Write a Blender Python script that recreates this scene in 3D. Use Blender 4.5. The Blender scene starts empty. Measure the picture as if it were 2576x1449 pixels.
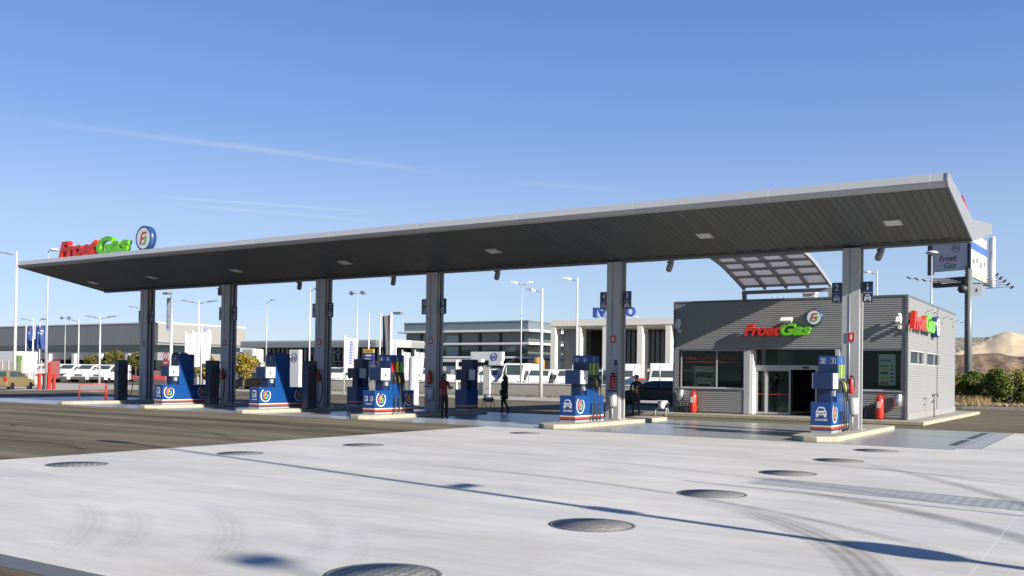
import bpy, bmesh, math, random
from mathutils import Vector, Matrix
R = math.radians
random.seed(7)
SC = bpy.context.scene
COL = SC.collection

# ------------------------------------------------------------------ camera
YAW, PITCH, ROLL, FPX, CYP, CAMH = 0.5741, 0.0118, 0.0137, 2376.074, 912.2, 1.72
fwd = Vector((-math.sin(YAW)*math.cos(PITCH), math.cos(YAW)*math.cos(PITCH), math.sin(PITCH)))
rgt0 = Vector((math.cos(YAW), math.sin(YAW), 0)); up0 = rgt0.cross(fwd)
rgt = rgt0*math.cos(ROLL)+up0*math.sin(ROLL); upv = up0*math.cos(ROLL)-rgt0*math.sin(ROLL)
cd = bpy.data.cameras.new('camera'); cam = bpy.data.objects.new('camera', cd); COL.objects.link(cam)
cam.matrix_world = Matrix(((rgt.x, upv.x, -fwd.x, 0), (rgt.y, upv.y, -fwd.y, 0), (rgt.z, upv.z, -fwd.z, CAMH), (0, 0, 0, 1)))
cd.sensor_width = 36; cd.lens = 36*FPX/2576; cd.shift_y = (CYP-724.5)/2576
cd.clip_start = .1; cd.clip_end = 6000
SC.camera = cam
CAM = Vector((0, 0, CAMH))
def ray(x, y): return fwd+rgt*((x-1288)/FPX)+upv*((CYP-y)/FPX)
def gp(x, y, z=0):
    d = ray(x, y); return CAM+d*((z-CAMH)/d.z)
def pX(x, y, X):
    d = ray(x, y); return CAM+d*(X/d.x)
def pY(x, y, Y):
    d = ray(x, y); return CAM+d*(Y/d.y)
def dp(x, y, D): return CAM+ray(x, y)*D

# ------------------------------------------------------------------ sun, sky, exposure
SUN_EL, SUN_AZ = 24.6, -11.3
sdir = Vector((math.cos(R(SUN_EL))*math.cos(R(SUN_AZ)), math.cos(R(SUN_EL))*math.sin(R(SUN_AZ)), math.sin(R(SUN_EL))))
sl = bpy.data.lights.new('sun', 'SUN'); sl.energy = 5.0; sl.angle = R(.53); sl.color = (1, .93, .82)
so = bpy.data.objects.new('sun', sl); COL.objects.link(so); so.rotation_euler = sdir.to_track_quat('Z', 'Y').to_euler(); so.location = (30, -6, 40)
W = bpy.data.worlds.new('World'); SC.world = W; W.use_nodes = True
nt = W.node_tree; nt.nodes.clear()
def wn(t, **k):
    n = nt.nodes.new(t)
    for a, b in k.items(): setattr(n, a, b)
    return n
sky = wn('ShaderNodeTexSky', sky_type='NISHITA', sun_disc=False, sun_elevation=R(SUN_EL), sun_rotation=R(90-SUN_AZ), air_density=1.0, dust_density=.0, ozone_density=4, altitude=50)
bg = wn('ShaderNodeBackground'); bg.inputs[1].default_value = .05
wo = wn('ShaderNodeOutputWorld')
tc = wn('ShaderNodeTexCoord')
sep = wn('ShaderNodeSeparateXYZ'); nt.links.new(tc.outputs['Generated'], sep.inputs[0])
def mth(op, a, b=None, c=None, clamp=False, tree=None):
    tree = tree or nt
    n = tree.nodes.new('ShaderNodeMath'); n.operation = op; n.use_clamp = clamp
    for i, v in enumerate((a, b, c)):
        if v is None: continue
        if isinstance(v, (int, float)): n.inputs[i].default_value = v
        else: tree.links.new(v, n.inputs[i])
    return n.outputs[0]
zc = mth('MAXIMUM', sep.outputs[2], .02)
uu, vv = mth('DIVIDE', sep.outputs[0], zc), mth('DIVIDE', sep.outputs[1], zc)
comb = wn('ShaderNodeCombineXYZ'); nt.links.new(uu, comb.inputs[0]); nt.links.new(vv, comb.inputs[1])
nz = wn('ShaderNodeTexNoise'); nz.inputs['Scale'].default_value = 3.0; nz.inputs['Detail'].default_value = 6; nt.links.new(comb.outputs[0], nz.inputs['Vector'])
def streak(a, b, w, s, fade=.2):
    """thin ice cloud between two sky directions, laid out on the cloud layer"""
    A, B = ray(*a), ray(*b); A = Vector((A.x/A.z, A.y/A.z)); B = Vector((B.x/B.z, B.y/B.z))
    d = (B-A); L = d.length; d /= L
    px, py = mth('SUBTRACT', uu, A.x), mth('SUBTRACT', vv, A.y)
    t = mth('DIVIDE', mth('ADD', mth('MULTIPLY', px, d.x), mth('MULTIPLY', py, d.y)), L)
    e = mth('ADD', mth('MULTIPLY', px, -d.y), mth('MULTIPLY', py, d.x))
    e = mth('ADD', e, mth('MULTIPLY', mth('SUBTRACT', nz.outputs[0], .5), w*1.5))
    g = mth('POWER', 2.718, mth('MULTIPLY', mth('MULTIPLY', e, e), -1/(w*w)))
    f = mth('MULTIPLY', mth('DIVIDE', t, fade, clamp=True), mth('DIVIDE', mth('SUBTRACT', 1, t), fade, clamp=True), clamp=True)
    q = mth('MULTIPLY', mth('MULTIPLY', g, f), mth('MULTIPLY', mth('ADD', nz.outputs[0], .25), s))
    return q
def layer_w(a, b):
    A, B = ray(*a), ray(*b); return (Vector((A.x/A.z, A.y/A.z))-Vector((B.x/B.z, B.y/B.z))).length
cl = streak((-150, 275), (1240, 450), layer_w((700, 380), (700, 387)), .34, .5)
cl = mth('ADD', cl, streak((380, 494), (960, 534), layer_w((700, 512), (700, 515)), .34))
cl = mth('ADD', cl, streak((420, 512), (940, 556), layer_w((700, 535), (700, 539)), .26))
cl = mth('ADD', cl, streak((1250, 455), (1620, 482), layer_w((1450, 465), (1450, 472)), .12))
cl = mth('MINIMUM', cl, .6)
skm = wn('ShaderNodeMix', data_type='RGBA', blend_type='MULTIPLY'); skm.inputs[0].default_value = 1
nt.links.new(sky.outputs[0], skm.inputs[6]); rmp = wn('ShaderNodeValToRGB'); nt.links.new(sep.outputs[2], rmp.inputs[0]); els = rmp.color_ramp.elements
els[0].position = 0; els[0].color = (.49, .45, .54, 1); els[1].position = .36; els[1].color = (.51, .545, .70, 1)
for ps, c_ in ((.064, (.49, .46, .535, 1)), (.147, (.60, .50, .52, 1)), (.25, (.56, .52, .61, 1))): e_ = els.new(ps); e_.color = c_
dbl = wn('ShaderNodeMix', data_type='RGBA', blend_type='ADD'); dbl.inputs[0].default_value = 1; nt.links.new(rmp.outputs[0], dbl.inputs[6]); nt.links.new(rmp.outputs[0], dbl.inputs[7]); nt.links.new(dbl.outputs[2], skm.inputs[7])
mx = wn('ShaderNodeMix', data_type='RGBA'); nt.links.new(cl, mx.inputs[0]); gr = wn('ShaderNodeValToRGB'); nt.links.new(sep.outputs[2], gr.inputs[0]); ge = gr.color_ramp.elements
ge[0].position = 0; ge[0].color = (.47, .62, .79, 1); ge[1].position = 1; ge[1].color = (.05, .12, .36, 1)
for ps, c_ in ((.064, (.44, .60, .79, 1)), (.147, (.37, .53, .81, 1)), (.25, (.195, .345, .68, 1)), (.36, (.121, .243, .584, 1))): e_ = ge.new(ps); e_.color = c_
gs = wn('ShaderNodeVectorMath', operation='SCALE'); nt.links.new(gr.outputs[0], gs.inputs[0]); gs.inputs[3].default_value = 10
gm = wn('ShaderNodeMix', data_type='RGBA'); gm.inputs[0].default_value = .6; nt.links.new(skm.outputs[2], gm.inputs[6]); nt.links.new(gs.outputs[0], gm.inputs[7])
nt.links.new(gm.outputs[2], mx.inputs[6]); mx.inputs[7].default_value = (6.2, 6.6, 7.4, 1)
nt.links.new(mx.outputs[2], bg.inputs[0]); nt.links.new(bg.outputs[0], wo.inputs[0])
SC.view_settings.view_transform = 'Standard'; SC.view_settings.look = 'None'; SC.view_settings.gamma = 1; SC.view_settings.use_curve_mapping = False
SC.view_settings.exposure = 1.22
SC.cycles.max_bounces = 8; SC.cycles.transparent_max_bounces = 16

# ------------------------------------------------------------------ materials
MATS = {}
KA = .74                                   # all paints share one reflectance scale
def mat(name, col, rough=.6, metal=0, var=.12, scale=3.0, bump=0, spec=.5, stretch=(1, 1, 1), detail=5):
    if name in MATS: return MATS[name]
    col = tuple(c*KA for c in col)
    m = bpy.data.materials.new(name); m.use_nodes = True; t = m.node_tree; b = t.nodes['Principled BSDF']
    b.inputs['Roughness'].default_value = rough; b.inputs['Metallic'].default_value = metal; b.inputs['Specular IOR Level'].default_value = spec
    c = (*col, 1)
    b.inputs['Base Color'].default_value = c
    if var or bump:
        g = t.nodes.new('ShaderNodeNewGeometry'); mp = t.nodes.new('ShaderNodeMapping'); mp.inputs['Scale'].default_value = stretch
        t.links.new(g.outputs['Position'], mp.inputs[0])
        n = t.nodes.new('ShaderNodeTexNoise'); n.inputs['Scale'].default_value = scale; n.inputs['Detail'].default_value = detail
        t.links.new(mp.outputs[0], n.inputs['Vector'])
        r = t.nodes.new('ShaderNodeMix'); r.data_type = 'RGBA'
        r.inputs[6].default_value = (*[v*(1-var) for v in col], 1); r.inputs[7].default_value = (*[min(1, v*(1+var)) for v in col], 1)
        t.links.new(n.outputs[0], r.inputs[0]); t.links.new(r.outputs[2], b.inputs['Base Color'])
        if bump:
            bp = t.nodes.new('ShaderNodeBump'); bp.inputs['Strength'].default_value = bump; bp.inputs['Distance'].default_value = .02
            t.links.new(n.outputs[0], bp.inputs['Height']); t.links.new(bp.outputs[0], b.inputs['Normal'])
    MATS[name] = m; return m
def glass_mat(name, tint, refl=.25, rough=.02):
    m = bpy.data.materials.new(name); m.use_nodes = True; t = m.node_tree; t.nodes.clear()
    tr = t.nodes.new('ShaderNodeBsdfTransparent'); tr.inputs[0].default_value = (*tint, 1)
    gl = t.nodes.new('ShaderNodeBsdfGlossy'); gl.inputs['Roughness'].default_value = rough; gl.inputs[0].default_value = (.9, .95, .95, 1)
    fr = t.nodes.new('ShaderNodeFresnel'); fr.inputs[0].default_value = 1.45
    ad = t.nodes.new('ShaderNodeMath'); ad.operation = 'ADD'; ad.inputs[1].default_value = refl; ad.use_clamp = True; t.links.new(fr.outputs[0], ad.inputs[0])
    mxs = t.nodes.new('ShaderNodeMixShader'); t.links.new(ad.outputs[0], mxs.inputs[0]); t.links.new(tr.outputs[0], mxs.inputs[1]); t.links.new(gl.outputs[0], mxs.inputs[2])
    o = t.nodes.new('ShaderNodeOutputMaterial'); t.links.new(mxs.outputs[0], o.inputs[0]); MATS[name] = m; return m

# ------------------------------------------------------------------ mesh builder
WL = {}
class MB:
    def __init__(s): s.v = []; s.f = []; s.m = []; s.sm = []; s.M = None
    def add(s, vs, fs, m=0, smooth=False):
        k = len(s.v)
        if s.M is not None: vs = [tuple(s.M @ Vector(p)) for p in vs]
        s.v += [tuple(p) for p in vs]
        for f in fs: s.f.append([k+i for i in f]); s.m.append(m); s.sm.append(smooth)
        return s
    def box(s, x0, x1, y0, y1, z0, z1, m=0):
        v = [(x0, y0, z0), (x1, y0, z0), (x1, y1, z0), (x0, y1, z0), (x0, y0, z1), (x1, y0, z1), (x1, y1, z1), (x0, y1, z1)]
        return s.add(v, [(0, 3, 2, 1), (4, 5, 6, 7), (0, 1, 5, 4), (1, 2, 6, 5), (2, 3, 7, 6), (3, 0, 4, 7)], m)
    def prism(s, pts, a, b, ax, m=0, smooth=False):
        def P(u, v, w): return {'x': (w, u, v), 'y': (u, w, v), 'z': (u, v, w)}[ax]
        n = len(pts); vs = [P(u, v, a) for u, v in pts]+[P(u, v, b) for u, v in pts]
        s.add(vs, [tuple(range(n)), tuple(range(2*n-1, n-1, -1))], m)
        k = len(s.v)-2*n
        for i in range(n):
            j = (i+1) % n; s.f.append([k+i, k+n+i, k+n+j, k+j]); s.m.append(m); s.sm.append(smooth)
        return s
    def tube(s, pts, r, n=8, m=0, cap=True):
        pts = [Vector(p) for p in pts]; rs = r if isinstance(r, (list, tuple)) else [r]*len(pts)
        vs = []; fs = []; prev = None
        for i, p in enumerate(pts):
            t = (pts[min(i+1, len(pts)-1)]-pts[max(i-1, 0)]).normalized()
            a = Vector((0, 0, 1)) if abs(t.z) < .9 else Vector((1, 0, 0))
            if prev is not None and (prev-t*prev.dot(t)).length > .1: u = (prev-t*prev.dot(t)).normalized()
            else: u = t.cross(a).normalized()
            w = t.cross(u); prev = u
            for k in range(n):
                q = 2*math.pi*k/n; vs.append(p+(u*math.cos(q)+w*math.sin(q))*rs[i])
        for i in range(len(pts)-1):
            for k in range(n):
                j = (k+1) % n; fs.append((i*n+k, i*n+j, (i+1)*n+j, (i+1)*n+k))
        s.add(vs, fs, m, True)
        if cap:
            k = len(s.v)-len(vs)
            for o in (0, (len(pts)-1)*n): s.f.append([k+o+i for i in range(n)]); s.m.append(m); s.sm.append(False)
        return s
    def lathe(s, prof, c=(0, 0, 0), n=20, m=0, ax='z', smooth=True):
        vs = []; fs = []
        for r, h in prof:
            for k in range(n):
                q = 2*math.pi*k/n; a, b = r*math.cos(q), r*math.sin(q)
                vs.append({'z': (c[0]+a, c[1]+b, c[2]+h), 'y': (c[0]+a, c[1]+h, c[2]+b), 'x': (c[0]+h, c[1]+a, c[2]+b)}[ax])
        for i in range(len(prof)-1):
            for k in range(n):
                j = (k+1) % n; fs.append((i*n+k, i*n+j, (i+1)*n+j, (i+1)*n+k))
        fs += [tuple(range(n)), tuple(range((len(prof)-1)*n, len(prof)*n))]
        s.add(vs, fs[:-2], m, smooth); k = len(s.v)-len(vs)
        for f in fs[-2:]: s.f.append([k+i for i in f]); s.m.append(m); s.sm.append(False)
        return s
    def ball(s, c, r, n=12, m=0, sq=(1, 1, 1)):
        prof = [(max(.001, math.sin(math.pi*i/8)), -math.cos(math.pi*i/8)) for i in range(9)]
        vs = []; fs = []
        for a, h in prof:
            for k in range(n):
                q = 2*math.pi*k/n; vs.append((c[0]+r*sq[0]*a*math.cos(q), c[1]+r*sq[1]*a*math.sin(q), c[2]+r*sq[2]*h))
        for i in range(8):
            for k in range(n):
                j = (k+1) % n; fs.append((i*n+k, i*n+j, (i+1)*n+j, (i+1)*n+k))
        return s.add(vs, fs, m, True)
    def sheet(s, pts, m=0): return s.add(pts, [tuple(range(len(pts)))], m)
    def build(s, name, mats, parent=None, bevel=0, fix=True):
        me = bpy.data.meshes.new(name); mats = mats if isinstance(mats, (list, tuple)) else [mats]
        vs = s.v
        if parent is not None: off = WL[parent]
        else:
            xs, ys, zs = zip(*vs); off = Vector(((min(xs)+max(xs))/2, (min(ys)+max(ys))/2, min(zs)))
        me.from_pydata([(p[0]-off[0], p[1]-off[1], p[2]-off[2]) for p in vs], [], s.f)
        for q in mats: me.materials.append(q)
        for p, mi, smo in zip(me.polygons, s.m, s.sm): p.material_index = mi; p.use_smooth = smo
        if fix:
            bm = bmesh.new(); bm.from_mesh(me); bmesh.ops.recalc_face_normals(bm, faces=bm.faces); bm.to_mesh(me); bm.free()
        o = bpy.data.objects.new(name, me); COL.objects.link(o)
        if parent is not None: o.parent = parent; WL[o] = off
        else: o.location = off; WL[o] = off
        if bevel:
            b = o.modifiers.new('bevel', 'BEVEL'); b.width = bevel; b.segments = 2; b.limit_method = 'ANGLE'; b.angle_limit = R(40)
        return o
def tag(o, label, cat, group=None):
    o['label'] = label; o['category'] = cat
    if group: o['group'] = group
    return o
def thing(name, label, cat, loc=(0, 0, 0), group=None):
    o = bpy.data.objects.new(name, None); o.empty_display_size = .2; COL.objects.link(o); o.location = loc; WL[o] = Vector(loc)
    return tag(o, label, cat, group)
def struct(o, kind='structure'): o['kind'] = kind; return o
def copy_tree(o, parent=None):
    c = o.copy(); COL.objects.link(c)
    if parent: c.parent = parent
    for ch in list(o.children): copy_tree(ch, c)
    return c
def place(root, p, rz=0): root.location = p; root.rotation_euler = (0, 0, rz); return root

FACE = {'-y': lambda u, v, d: (u, -d, v), '+x': lambda u, v, d: (d, u, v), '+y': lambda u, v, d: (-u, d, v), '-x': lambda u, v, d: (-d, -u, v)}
def on(face, c):
    f = FACE[face]
    def g(u, v, d=0):
        a = f(u, v, d); return (c[0]+a[0], c[1]+a[1], c[2]+a[2])
    return g
def text_mesh(s, w=None, h=None, depth=.01, shear=0, bold=0, bevel=0, sx=1):
    cu = bpy.data.curves.new('t', 'FONT'); cu.body = s; cu.size = 1; cu.shear = shear; cu.extrude = .5; cu.offset = bold; cu.bevel_depth = bevel; cu.resolution_u = 3; cu.bevel_resolution = 1
    ob = bpy.data.objects.new('t', cu); COL.objects.link(ob); bpy.context.view_layer.update()
    me = bpy.data.meshes.new_from_object(ob.evaluated_get(bpy.context.evaluated_depsgraph_get()))
    bpy.data.objects.remove(ob); bpy.data.curves.remove(cu)
    vs = [v.co.copy() for v in me.vertices]; fs = [tuple(p.vertices) for p in me.polygons]; bpy.data.meshes.remove(me)
    x0, x1 = min(v.x for v in vs), max(v.x for v in vs); y0, y1 = min(v.y for v in vs), max(v.y for v in vs); z0, z1 = min(v.z for v in vs), max(v.z for v in vs)
    kx = w/(x1-x0) if w else None; ky = h/(y1-y0) if h else None
    if kx is None: kx = ky*sx
    if ky is None: ky = kx/sx
    return [((v.x-(x0+x1)/2)*kx, (v.y-(y0+y1)/2)*ky, (v.z-z0)/(z1-z0)*depth) for v in vs], fs
def put_text(mb, s, face, c, m=0, **k):
    vs, fs = text_mesh(s, **k); g = on(face, c); mb.add([g(*v) for v in vs], fs, m)
def flat(mb, face, c, pts, d0, d1, m=0):
    """polygon pts (u,v) as a thin plate on a face"""
    g = on(face, c); n = len(pts)
    mb.add([g(u, v, d0) for u, v in pts]+[g(u, v, d1) for u, v in pts], [tuple(range(n)), tuple(range(n, 2*n))]+[(i, (i+1) % n, n+(i+1) % n, n+i) for i in range(n)], m)
def rect(u0, u1, v0, v1): return [(u0, v0), (u1, v0), (u1, v1), (u0, v1)]
def disc(r, n=24, cx=0, cy=0): return [(cx+r*math.cos(2*math.pi*i/n), cy+r*math.sin(2*math.pi*i/n)) for i in range(n)]
def arc(r0, r1, a0, a1, n=20): return [(r1*math.cos(R(a0+(a1-a0)*i/n)), r1*math.sin(R(a0+(a1-a0)*i/n))) for i in range(n+1)], [(r0*math.cos(R(a0+(a1-a0)*i/n)), r0*math.sin(R(a0+(a1-a0)*i/n))) for i in range(n+1)]
def ring(mb, face, c, r0, r1, a0, a1, d0, d1, m=0, n=24, su=1):
    o, i = arc(r0, r1, a0, a1, n)
    for k in range(n): flat(mb, face, c, [(p[0]*su, p[1]) for p in (o[k], o[k+1], i[k+1], i[k])], d0, d1, m)
def car_icon(mb, face, c, s, w=0, n=1):
    flat(mb, face, c, [(u*s, v*s) for u, v in [(-.5, -.32), (.5, -.32), (.5, .0), (.43, .1), (.28, .42), (.2, .46), (-.2, .46), (-.28, .42), (-.43, .1), (-.5, 0)]], .002, .005, w)
    flat(mb, face, c, [(u*s, v*s) for u, v in [(-.31, .1), (.31, .1), (.2, .34), (-.2, .34)]], .004, .008, n)
    for q in (-1, 1):
        flat(mb, face, c, [(u*s, v*s) for u, v in rect(q*.38-.11, q*.38+.11, -.5, -.33)], .002, .005, w)
        flat(mb, face, c, disc(.08*s, 10, q*.33*s, -.1*s), .004, .008, n)
    flat(mb, face, c, [(u*s, v*s) for u, v in rect(-.17, .17, -.2, -.1)], .004, .008, n)
def truck_icon(mb, face, c, s, w=0, n=1):
    flat(mb, face, c, [(u*s, v*s) for u, v in [(-.36, -.4), (.36, -.4), (.36, .42), (.3, .5), (-.3, .5), (-.36, .42)]], .002, .005, w)
    flat(mb, face, c, [(u*s, v*s) for u, v in rect(-.27, .27, .05, .33)], .004, .008, n)
    for q in (-1, 1):
        flat(mb, face, c, [(u*s, v*s) for u, v in rect(q*.27-.08, q*.27+.08, -.5, -.41)], .002, .005, w)
        flat(mb, face, c, disc(.06*s, 8, q*.24*s, -.2*s), .004, .008, n)
    flat(mb, face, c, [(u*s, v*s) for u, v in rect(-.12, .12, -.28, -.02)], .004, .008, n)

# base palette
steel = mat('painted steel', (.30, .31, .33), .45, .0, .06, 2)
alu = mat('aluminium panel', (.44, .45, .47), .4, .35, .05, .6)
galv = mat('galvanised steel', (.48, .5, .51), .45, .4, .1, 6)
dark = mat('dark metal', (.03, .03, .035), .5, 0, .1)
black = mat('black rubber', (.012, .012, .014), .55, 0, .1)
white = mat('white paint', (.78, .78, .77), .4, 0, .04)
offw = mat('off white paint', (.66, .65, .62), .55, 0, .07)
navy = mat('navy enamel', (.012, .03, .10), .3, 0, .06)
blue = mat('blue enamel', (.008, .062, .235), .28, 0, .06, 2)
red = mat('red paint', (.52, .025, .02), .35, 0, .08)
redl = mat('red letter acrylic', (.62, .03, .012), .3, 0, .04)
greenl = mat('green letter acrylic', (.16, .58, .02), .3, 0, .04)
cream = mat('cream stripe', (.72, .68, .5), .45, 0, .05)
redstripe = mat('red stripe', (.42, .055, .04), .4, 0, .05)
orange = mat('orange print', (.72, .12, .03), .45, 0, .03)
yellow = mat('yellow print', (.8, .62, .04), .45, 0, .03)
greenp = mat('green print', (.12, .42, .08), .45, 0, .03)
kerbm = mat('kerb concrete', (.40, .365, .275), .85, 0, .34, 4, .3)
paving = mat('paving', (.30, .285, .25), .85, 0, .18, 2.5, .15)
pavl = mat('light pavement', (.36, .34, .29), .9, 0, .2, 1.2, .1)
creamb = mat('cream render', (.98, .93, .80), .8, 0, .06, .5)
chrome = mat('brushed steel', (.55, .56, .57), .3, .8, .06, 8)
darkglass = mat('dark building glass', (.012, .022, .022), .06, 0, .25, .25, spec=.8)
greenglass = mat('green tinted glass', (.02, .05, .045), .05, 0, .2, .3, spec=.9)
pane = glass_mat('shop glass', (.86, .93, .89), -.022); pane2 = glass_mat('side window glass', (.4, .48, .45), -.16)
tyrem = black

# ------------------------------------------------------------------ ground materials
def gnode(t, typ, **k):
    n = t.nodes.new(typ)
    for a, b in k.items(): setattr(n, a, b)
    return n
def ground_mat(name, base, var, streak_axis, rough, marks=(), joints=(), jcol=(.70, .69, .66), fine=.06, spec=.35, stains=.0, edge=None, bump=.12, stam=.5, sx=.12, n4x=.1, s1=1.0, jk=(.5, .05)):
    base = tuple(c*KA for c in base); jcol = tuple(c*KA for c in jcol)
    m = bpy.data.materials.new(name); m.use_nodes = True; t = m.node_tree; b = t.nodes['Principled BSDF']
    b.inputs['Roughness'].default_value = rough; b.inputs['Specular IOR Level'].default_value = spec
    g = gnode(t, 'ShaderNodeNewGeometry'); sp = gnode(t, 'ShaderNodeSeparateXYZ'); t.links.new(g.outputs['Position'], sp.inputs[0])
    def noise(scale, st, det=5, rough_=.6):
        mp = gnode(t, 'ShaderNodeMapping'); mp.inputs['Scale'].default_value = st; t.links.new(g.outputs['Position'], mp.inputs[0])
        n = gnode(t, 'ShaderNodeTexNoise'); n.inputs['Scale'].default_value = scale; n.inputs['Detail'].default_value = det; n.inputs['Roughness'].default_value = rough_
        t.links.new(mp.outputs[0], n.inputs[0]); return n.outputs[0]
    def mm(op, a, b_=None, c=None, clamp=False): return mth(op, a, b_, c, clamp, t)
    st = (sx, 1, 1) if streak_axis == 'x' else (1, .12, 1)
    n1 = noise(.9, st); n2 = noise(.22, (1, 1, 1), 3); n3 = noise(28, (1, 1, 1), 2); n4 = noise(4.5, (n4x, 1, 1) if streak_axis == 'x' else (1, .1, 1), 4)
    k = mm('ADD', mm('MULTIPLY', mm('SUBTRACT', n1, .5), var*2.2*s1), mm('MULTIPLY', mm('SUBTRACT', n2, .5), var*1.6))
    k = mm('ADD', k, mm('MULTIPLY', mm('SUBTRACT', n4, .5), var*stam*2))
    k = mm('ADD', k, mm('MULTIPLY', mm('SUBTRACT', n3, .5), fine*2))
    k = mm('ADD', k, 1.0)
    X, Y = sp.outputs[0], sp.outputs[1]
    nm = noise(2.2, (1, 1, 1), 4)
    for (cx, cy, r, w, s, a0, a1, ribs) in marks:            # tyre marks: arcs of worn rubber
        dx, dy = mm('SUBTRACT', X, cx), mm('SUBTRACT', Y, cy)
        d = mm('SUBTRACT', mm('SQRT', mm('ADD', mm('MULTIPLY', dx, dx), mm('MULTIPLY', dy, dy))), r)
        e = mm('DIVIDE', d, w)
        band = mm('SUBTRACT', 1, mm('MULTIPLY', e, e), clamp=True)
        if ribs: band = mm('MULTIPLY', band, mm('ADD', .76, mm('MULTIPLY', mm('SINE', mm('MULTIPLY', e, ribs)), .24)))
        ang = mm('ARCTAN2', dy, dx)
        mid, half = R((a0+a1)/2), R(abs(a1-a0)/2)
        dd = mm('SUBTRACT', ang, mid); dd = mm('ARCTAN2', mm('SINE', dd), mm('COSINE', dd))
        f = mm('MULTIPLY', mm('DIVIDE', mm('SUBTRACT', half, mm('ABSOLUTE', dd)), half*.45), 1, clamp=True)
        q = mm('MULTIPLY', mm('MULTIPLY', band, f), mm('MULTIPLY', mm('ADD', nm, .35), s))
        k = mm('MULTIPLY', k, mm('SUBTRACT', 1, q))
    if stains:
        n5 = noise(.55, (1, 1, 1), 6, .7)
        k = mm('MULTIPLY', k, mm('SUBTRACT', 1, mm('MULTIPLY', mm('MULTIPLY', mm('SUBTRACT', n5, .56), 6, clamp=True), stains)))
    if stains:
        n6 = noise(1.6, (.3, 1, 1), 7, .78); k = mm('MULTIPLY', k, mm('ADD', 1, mm('MULTIPLY', mm('MULTIPLY', mm('SUBTRACT', n6, .60), 9, None, True), stains*1.1)))
    col = gnode(t, 'ShaderNodeMix', data_type='RGBA', blend_type='MULTIPLY'); col.inputs[0].default_value = 1; col.inputs[6].default_value = (*base, 1)
    cb = gnode(t, 'ShaderNodeCombineXYZ')
    for i in range(3): t.links.new(k, cb.inputs[i])
    t.links.new(cb.outputs[0], col.inputs[7]); out = col.outputs[2]
    wt = gnode(t, 'ShaderNodeMix', data_type='RGBA'); wt.inputs[6].default_value = (.96, .985, 1.01, 1); wt.inputs[7].default_value = (1.03, 1.01, .95, 1); t.links.new(mm('MULTIPLY', mm('SUBTRACT', noise(.7, (.35, 1, 1), 5, .65), .35), 3.3, None, True), wt.inputs[0])
    wm = gnode(t, 'ShaderNodeMix', data_type='RGBA', blend_type='MULTIPLY'); wm.inputs[0].default_value = .8; t.links.new(out, wm.inputs[6]); t.links.new(wt.outputs[2], wm.inputs[7]); out = wm.outputs[2]
    jm = None
    for ax, p, w in joints:
        e = mm('ABSOLUTE', mm('SUBTRACT', X if ax == 'x' else Y, p)); l = mm('LESS_THAN', e, w); jm = l if jm is None else mm('MAXIMUM', jm, l)
    if jm is not None:
        jm = mm('MULTIPLY', jm, mm('ADD', mm('MULTIPLY', n2, jk[0]), jk[1]))
        k = mm('MAXIMUM', k, .25)
        j = gnode(t, 'ShaderNodeMix', data_type='RGBA'); t.links.new(jm, j.inputs[0]); t.links.new(out, j.inputs[6]); j.inputs[7].default_value = (*jcol, 1); out = j.outputs[2]
    t.links.new(out, b.inputs['Base Color'])
    bp = gnode(t, 'ShaderNodeBump'); bp.inputs['Strength'].default_value = bump; bp.inputs['Distance'].default_value = .01; t.links.new(n3, bp.inputs['Height']); t.links.new(bp.outputs[0], b.inputs['Normal'])
    return m
def circ3(a, b, c):
    ax, ay, bx, by, cx, cy = a[0], a[1], b[0], b[1], c[0], c[1]
    d = 2*(ax*(by-cy)+bx*(cy-ay)+cx*(ay-by))
    ux = ((ax*ax+ay*ay)*(by-cy)+(bx*bx+by*by)*(cy-ay)+(cx*cx+cy*cy)*(ay-by))/d
    uy = ((ax*ax+ay*ay)*(cx-bx)+(bx*bx+by*by)*(ax-cx)+(cx*cx+cy*cy)*(bx-ax))/d
    return ux, uy, math.hypot(ax-ux, ay-uy)
def mark(a, b, c, w, s, ribs=0, ext=4, ext1=None):
    x, y, r = circ3(a, b, c); an = [math.degrees(math.atan2(p[1]-y, p[0]-x)) for p in (a, b, c)]
    while an[1]-an[0] > 180: an[1] -= 360
    while an[1]-an[0] < -180: an[1] += 360
    while an[2]-an[1] > 180: an[2] -= 360
    while an[2]-an[1] < -180: an[2] += 360
    sg = 1 if an[2] > an[0] else -1
    return (x, y, r, w, s, an[0]-sg*ext, an[2]+sg*(ext if ext1 is None else ext1), ribs)
MK = [mark((-4.9, 12.42), (-3.15, 10.92), (-1.85, 8.69), .30, .55, 14, 4, 40),
      mark((-10.97, 13.88), (-5.57, 12.9), (-1.45, 10.2), .13, .40), mark((-4.15, 14.35), (-2.73, 13.47), (-.87, 11.6), .24, .55, 0, 4, 25),
      mark((-3.92, 19.3), (-2.19, 16.83), (-.6, 13.9), .2, .42, 0, 4, 20), mark((-6.5, 19.6), (-3.2, 18.6), (.5, 15.6), .16, .28),
      mark((-10.96, 7.09), (-9.84, 6.46), (-8.19, 5.06), .2, .15, 13, 2), mark((-10.25, 7.2), (-9.44, 6.77), (-7.8, 5.27), .2, .13, 13, 2),
      mark((-9.96, 8.04), (-7.61, 6.54), (-6.53, 5.22), .22, .16, 16, 2), mark((-8.33, 8.3), (-7.14, 7.41), (-6.2, 6.2), .16, .12, 9),
      mark((-13, 17.2), (-7, 16.4), (-1, 13.6), .14, .26), mark((-12, 19.5), (-6, 19.2), (1, 17.2), .14, .24), mark((-6.9, 7.6), (-6.3, 7.1), (-5.8, 6.4), .14, .10, 8)]
JT = [('x', -1.12, .008), ('x', -4.28, .008), ('x', -6.42, .008), ('x', -11.5, .010), ('y', 14.3, .008), ('y', 8.9, .007), ('y', 20.2, .010), ('x', 2.4, .01)]
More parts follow.
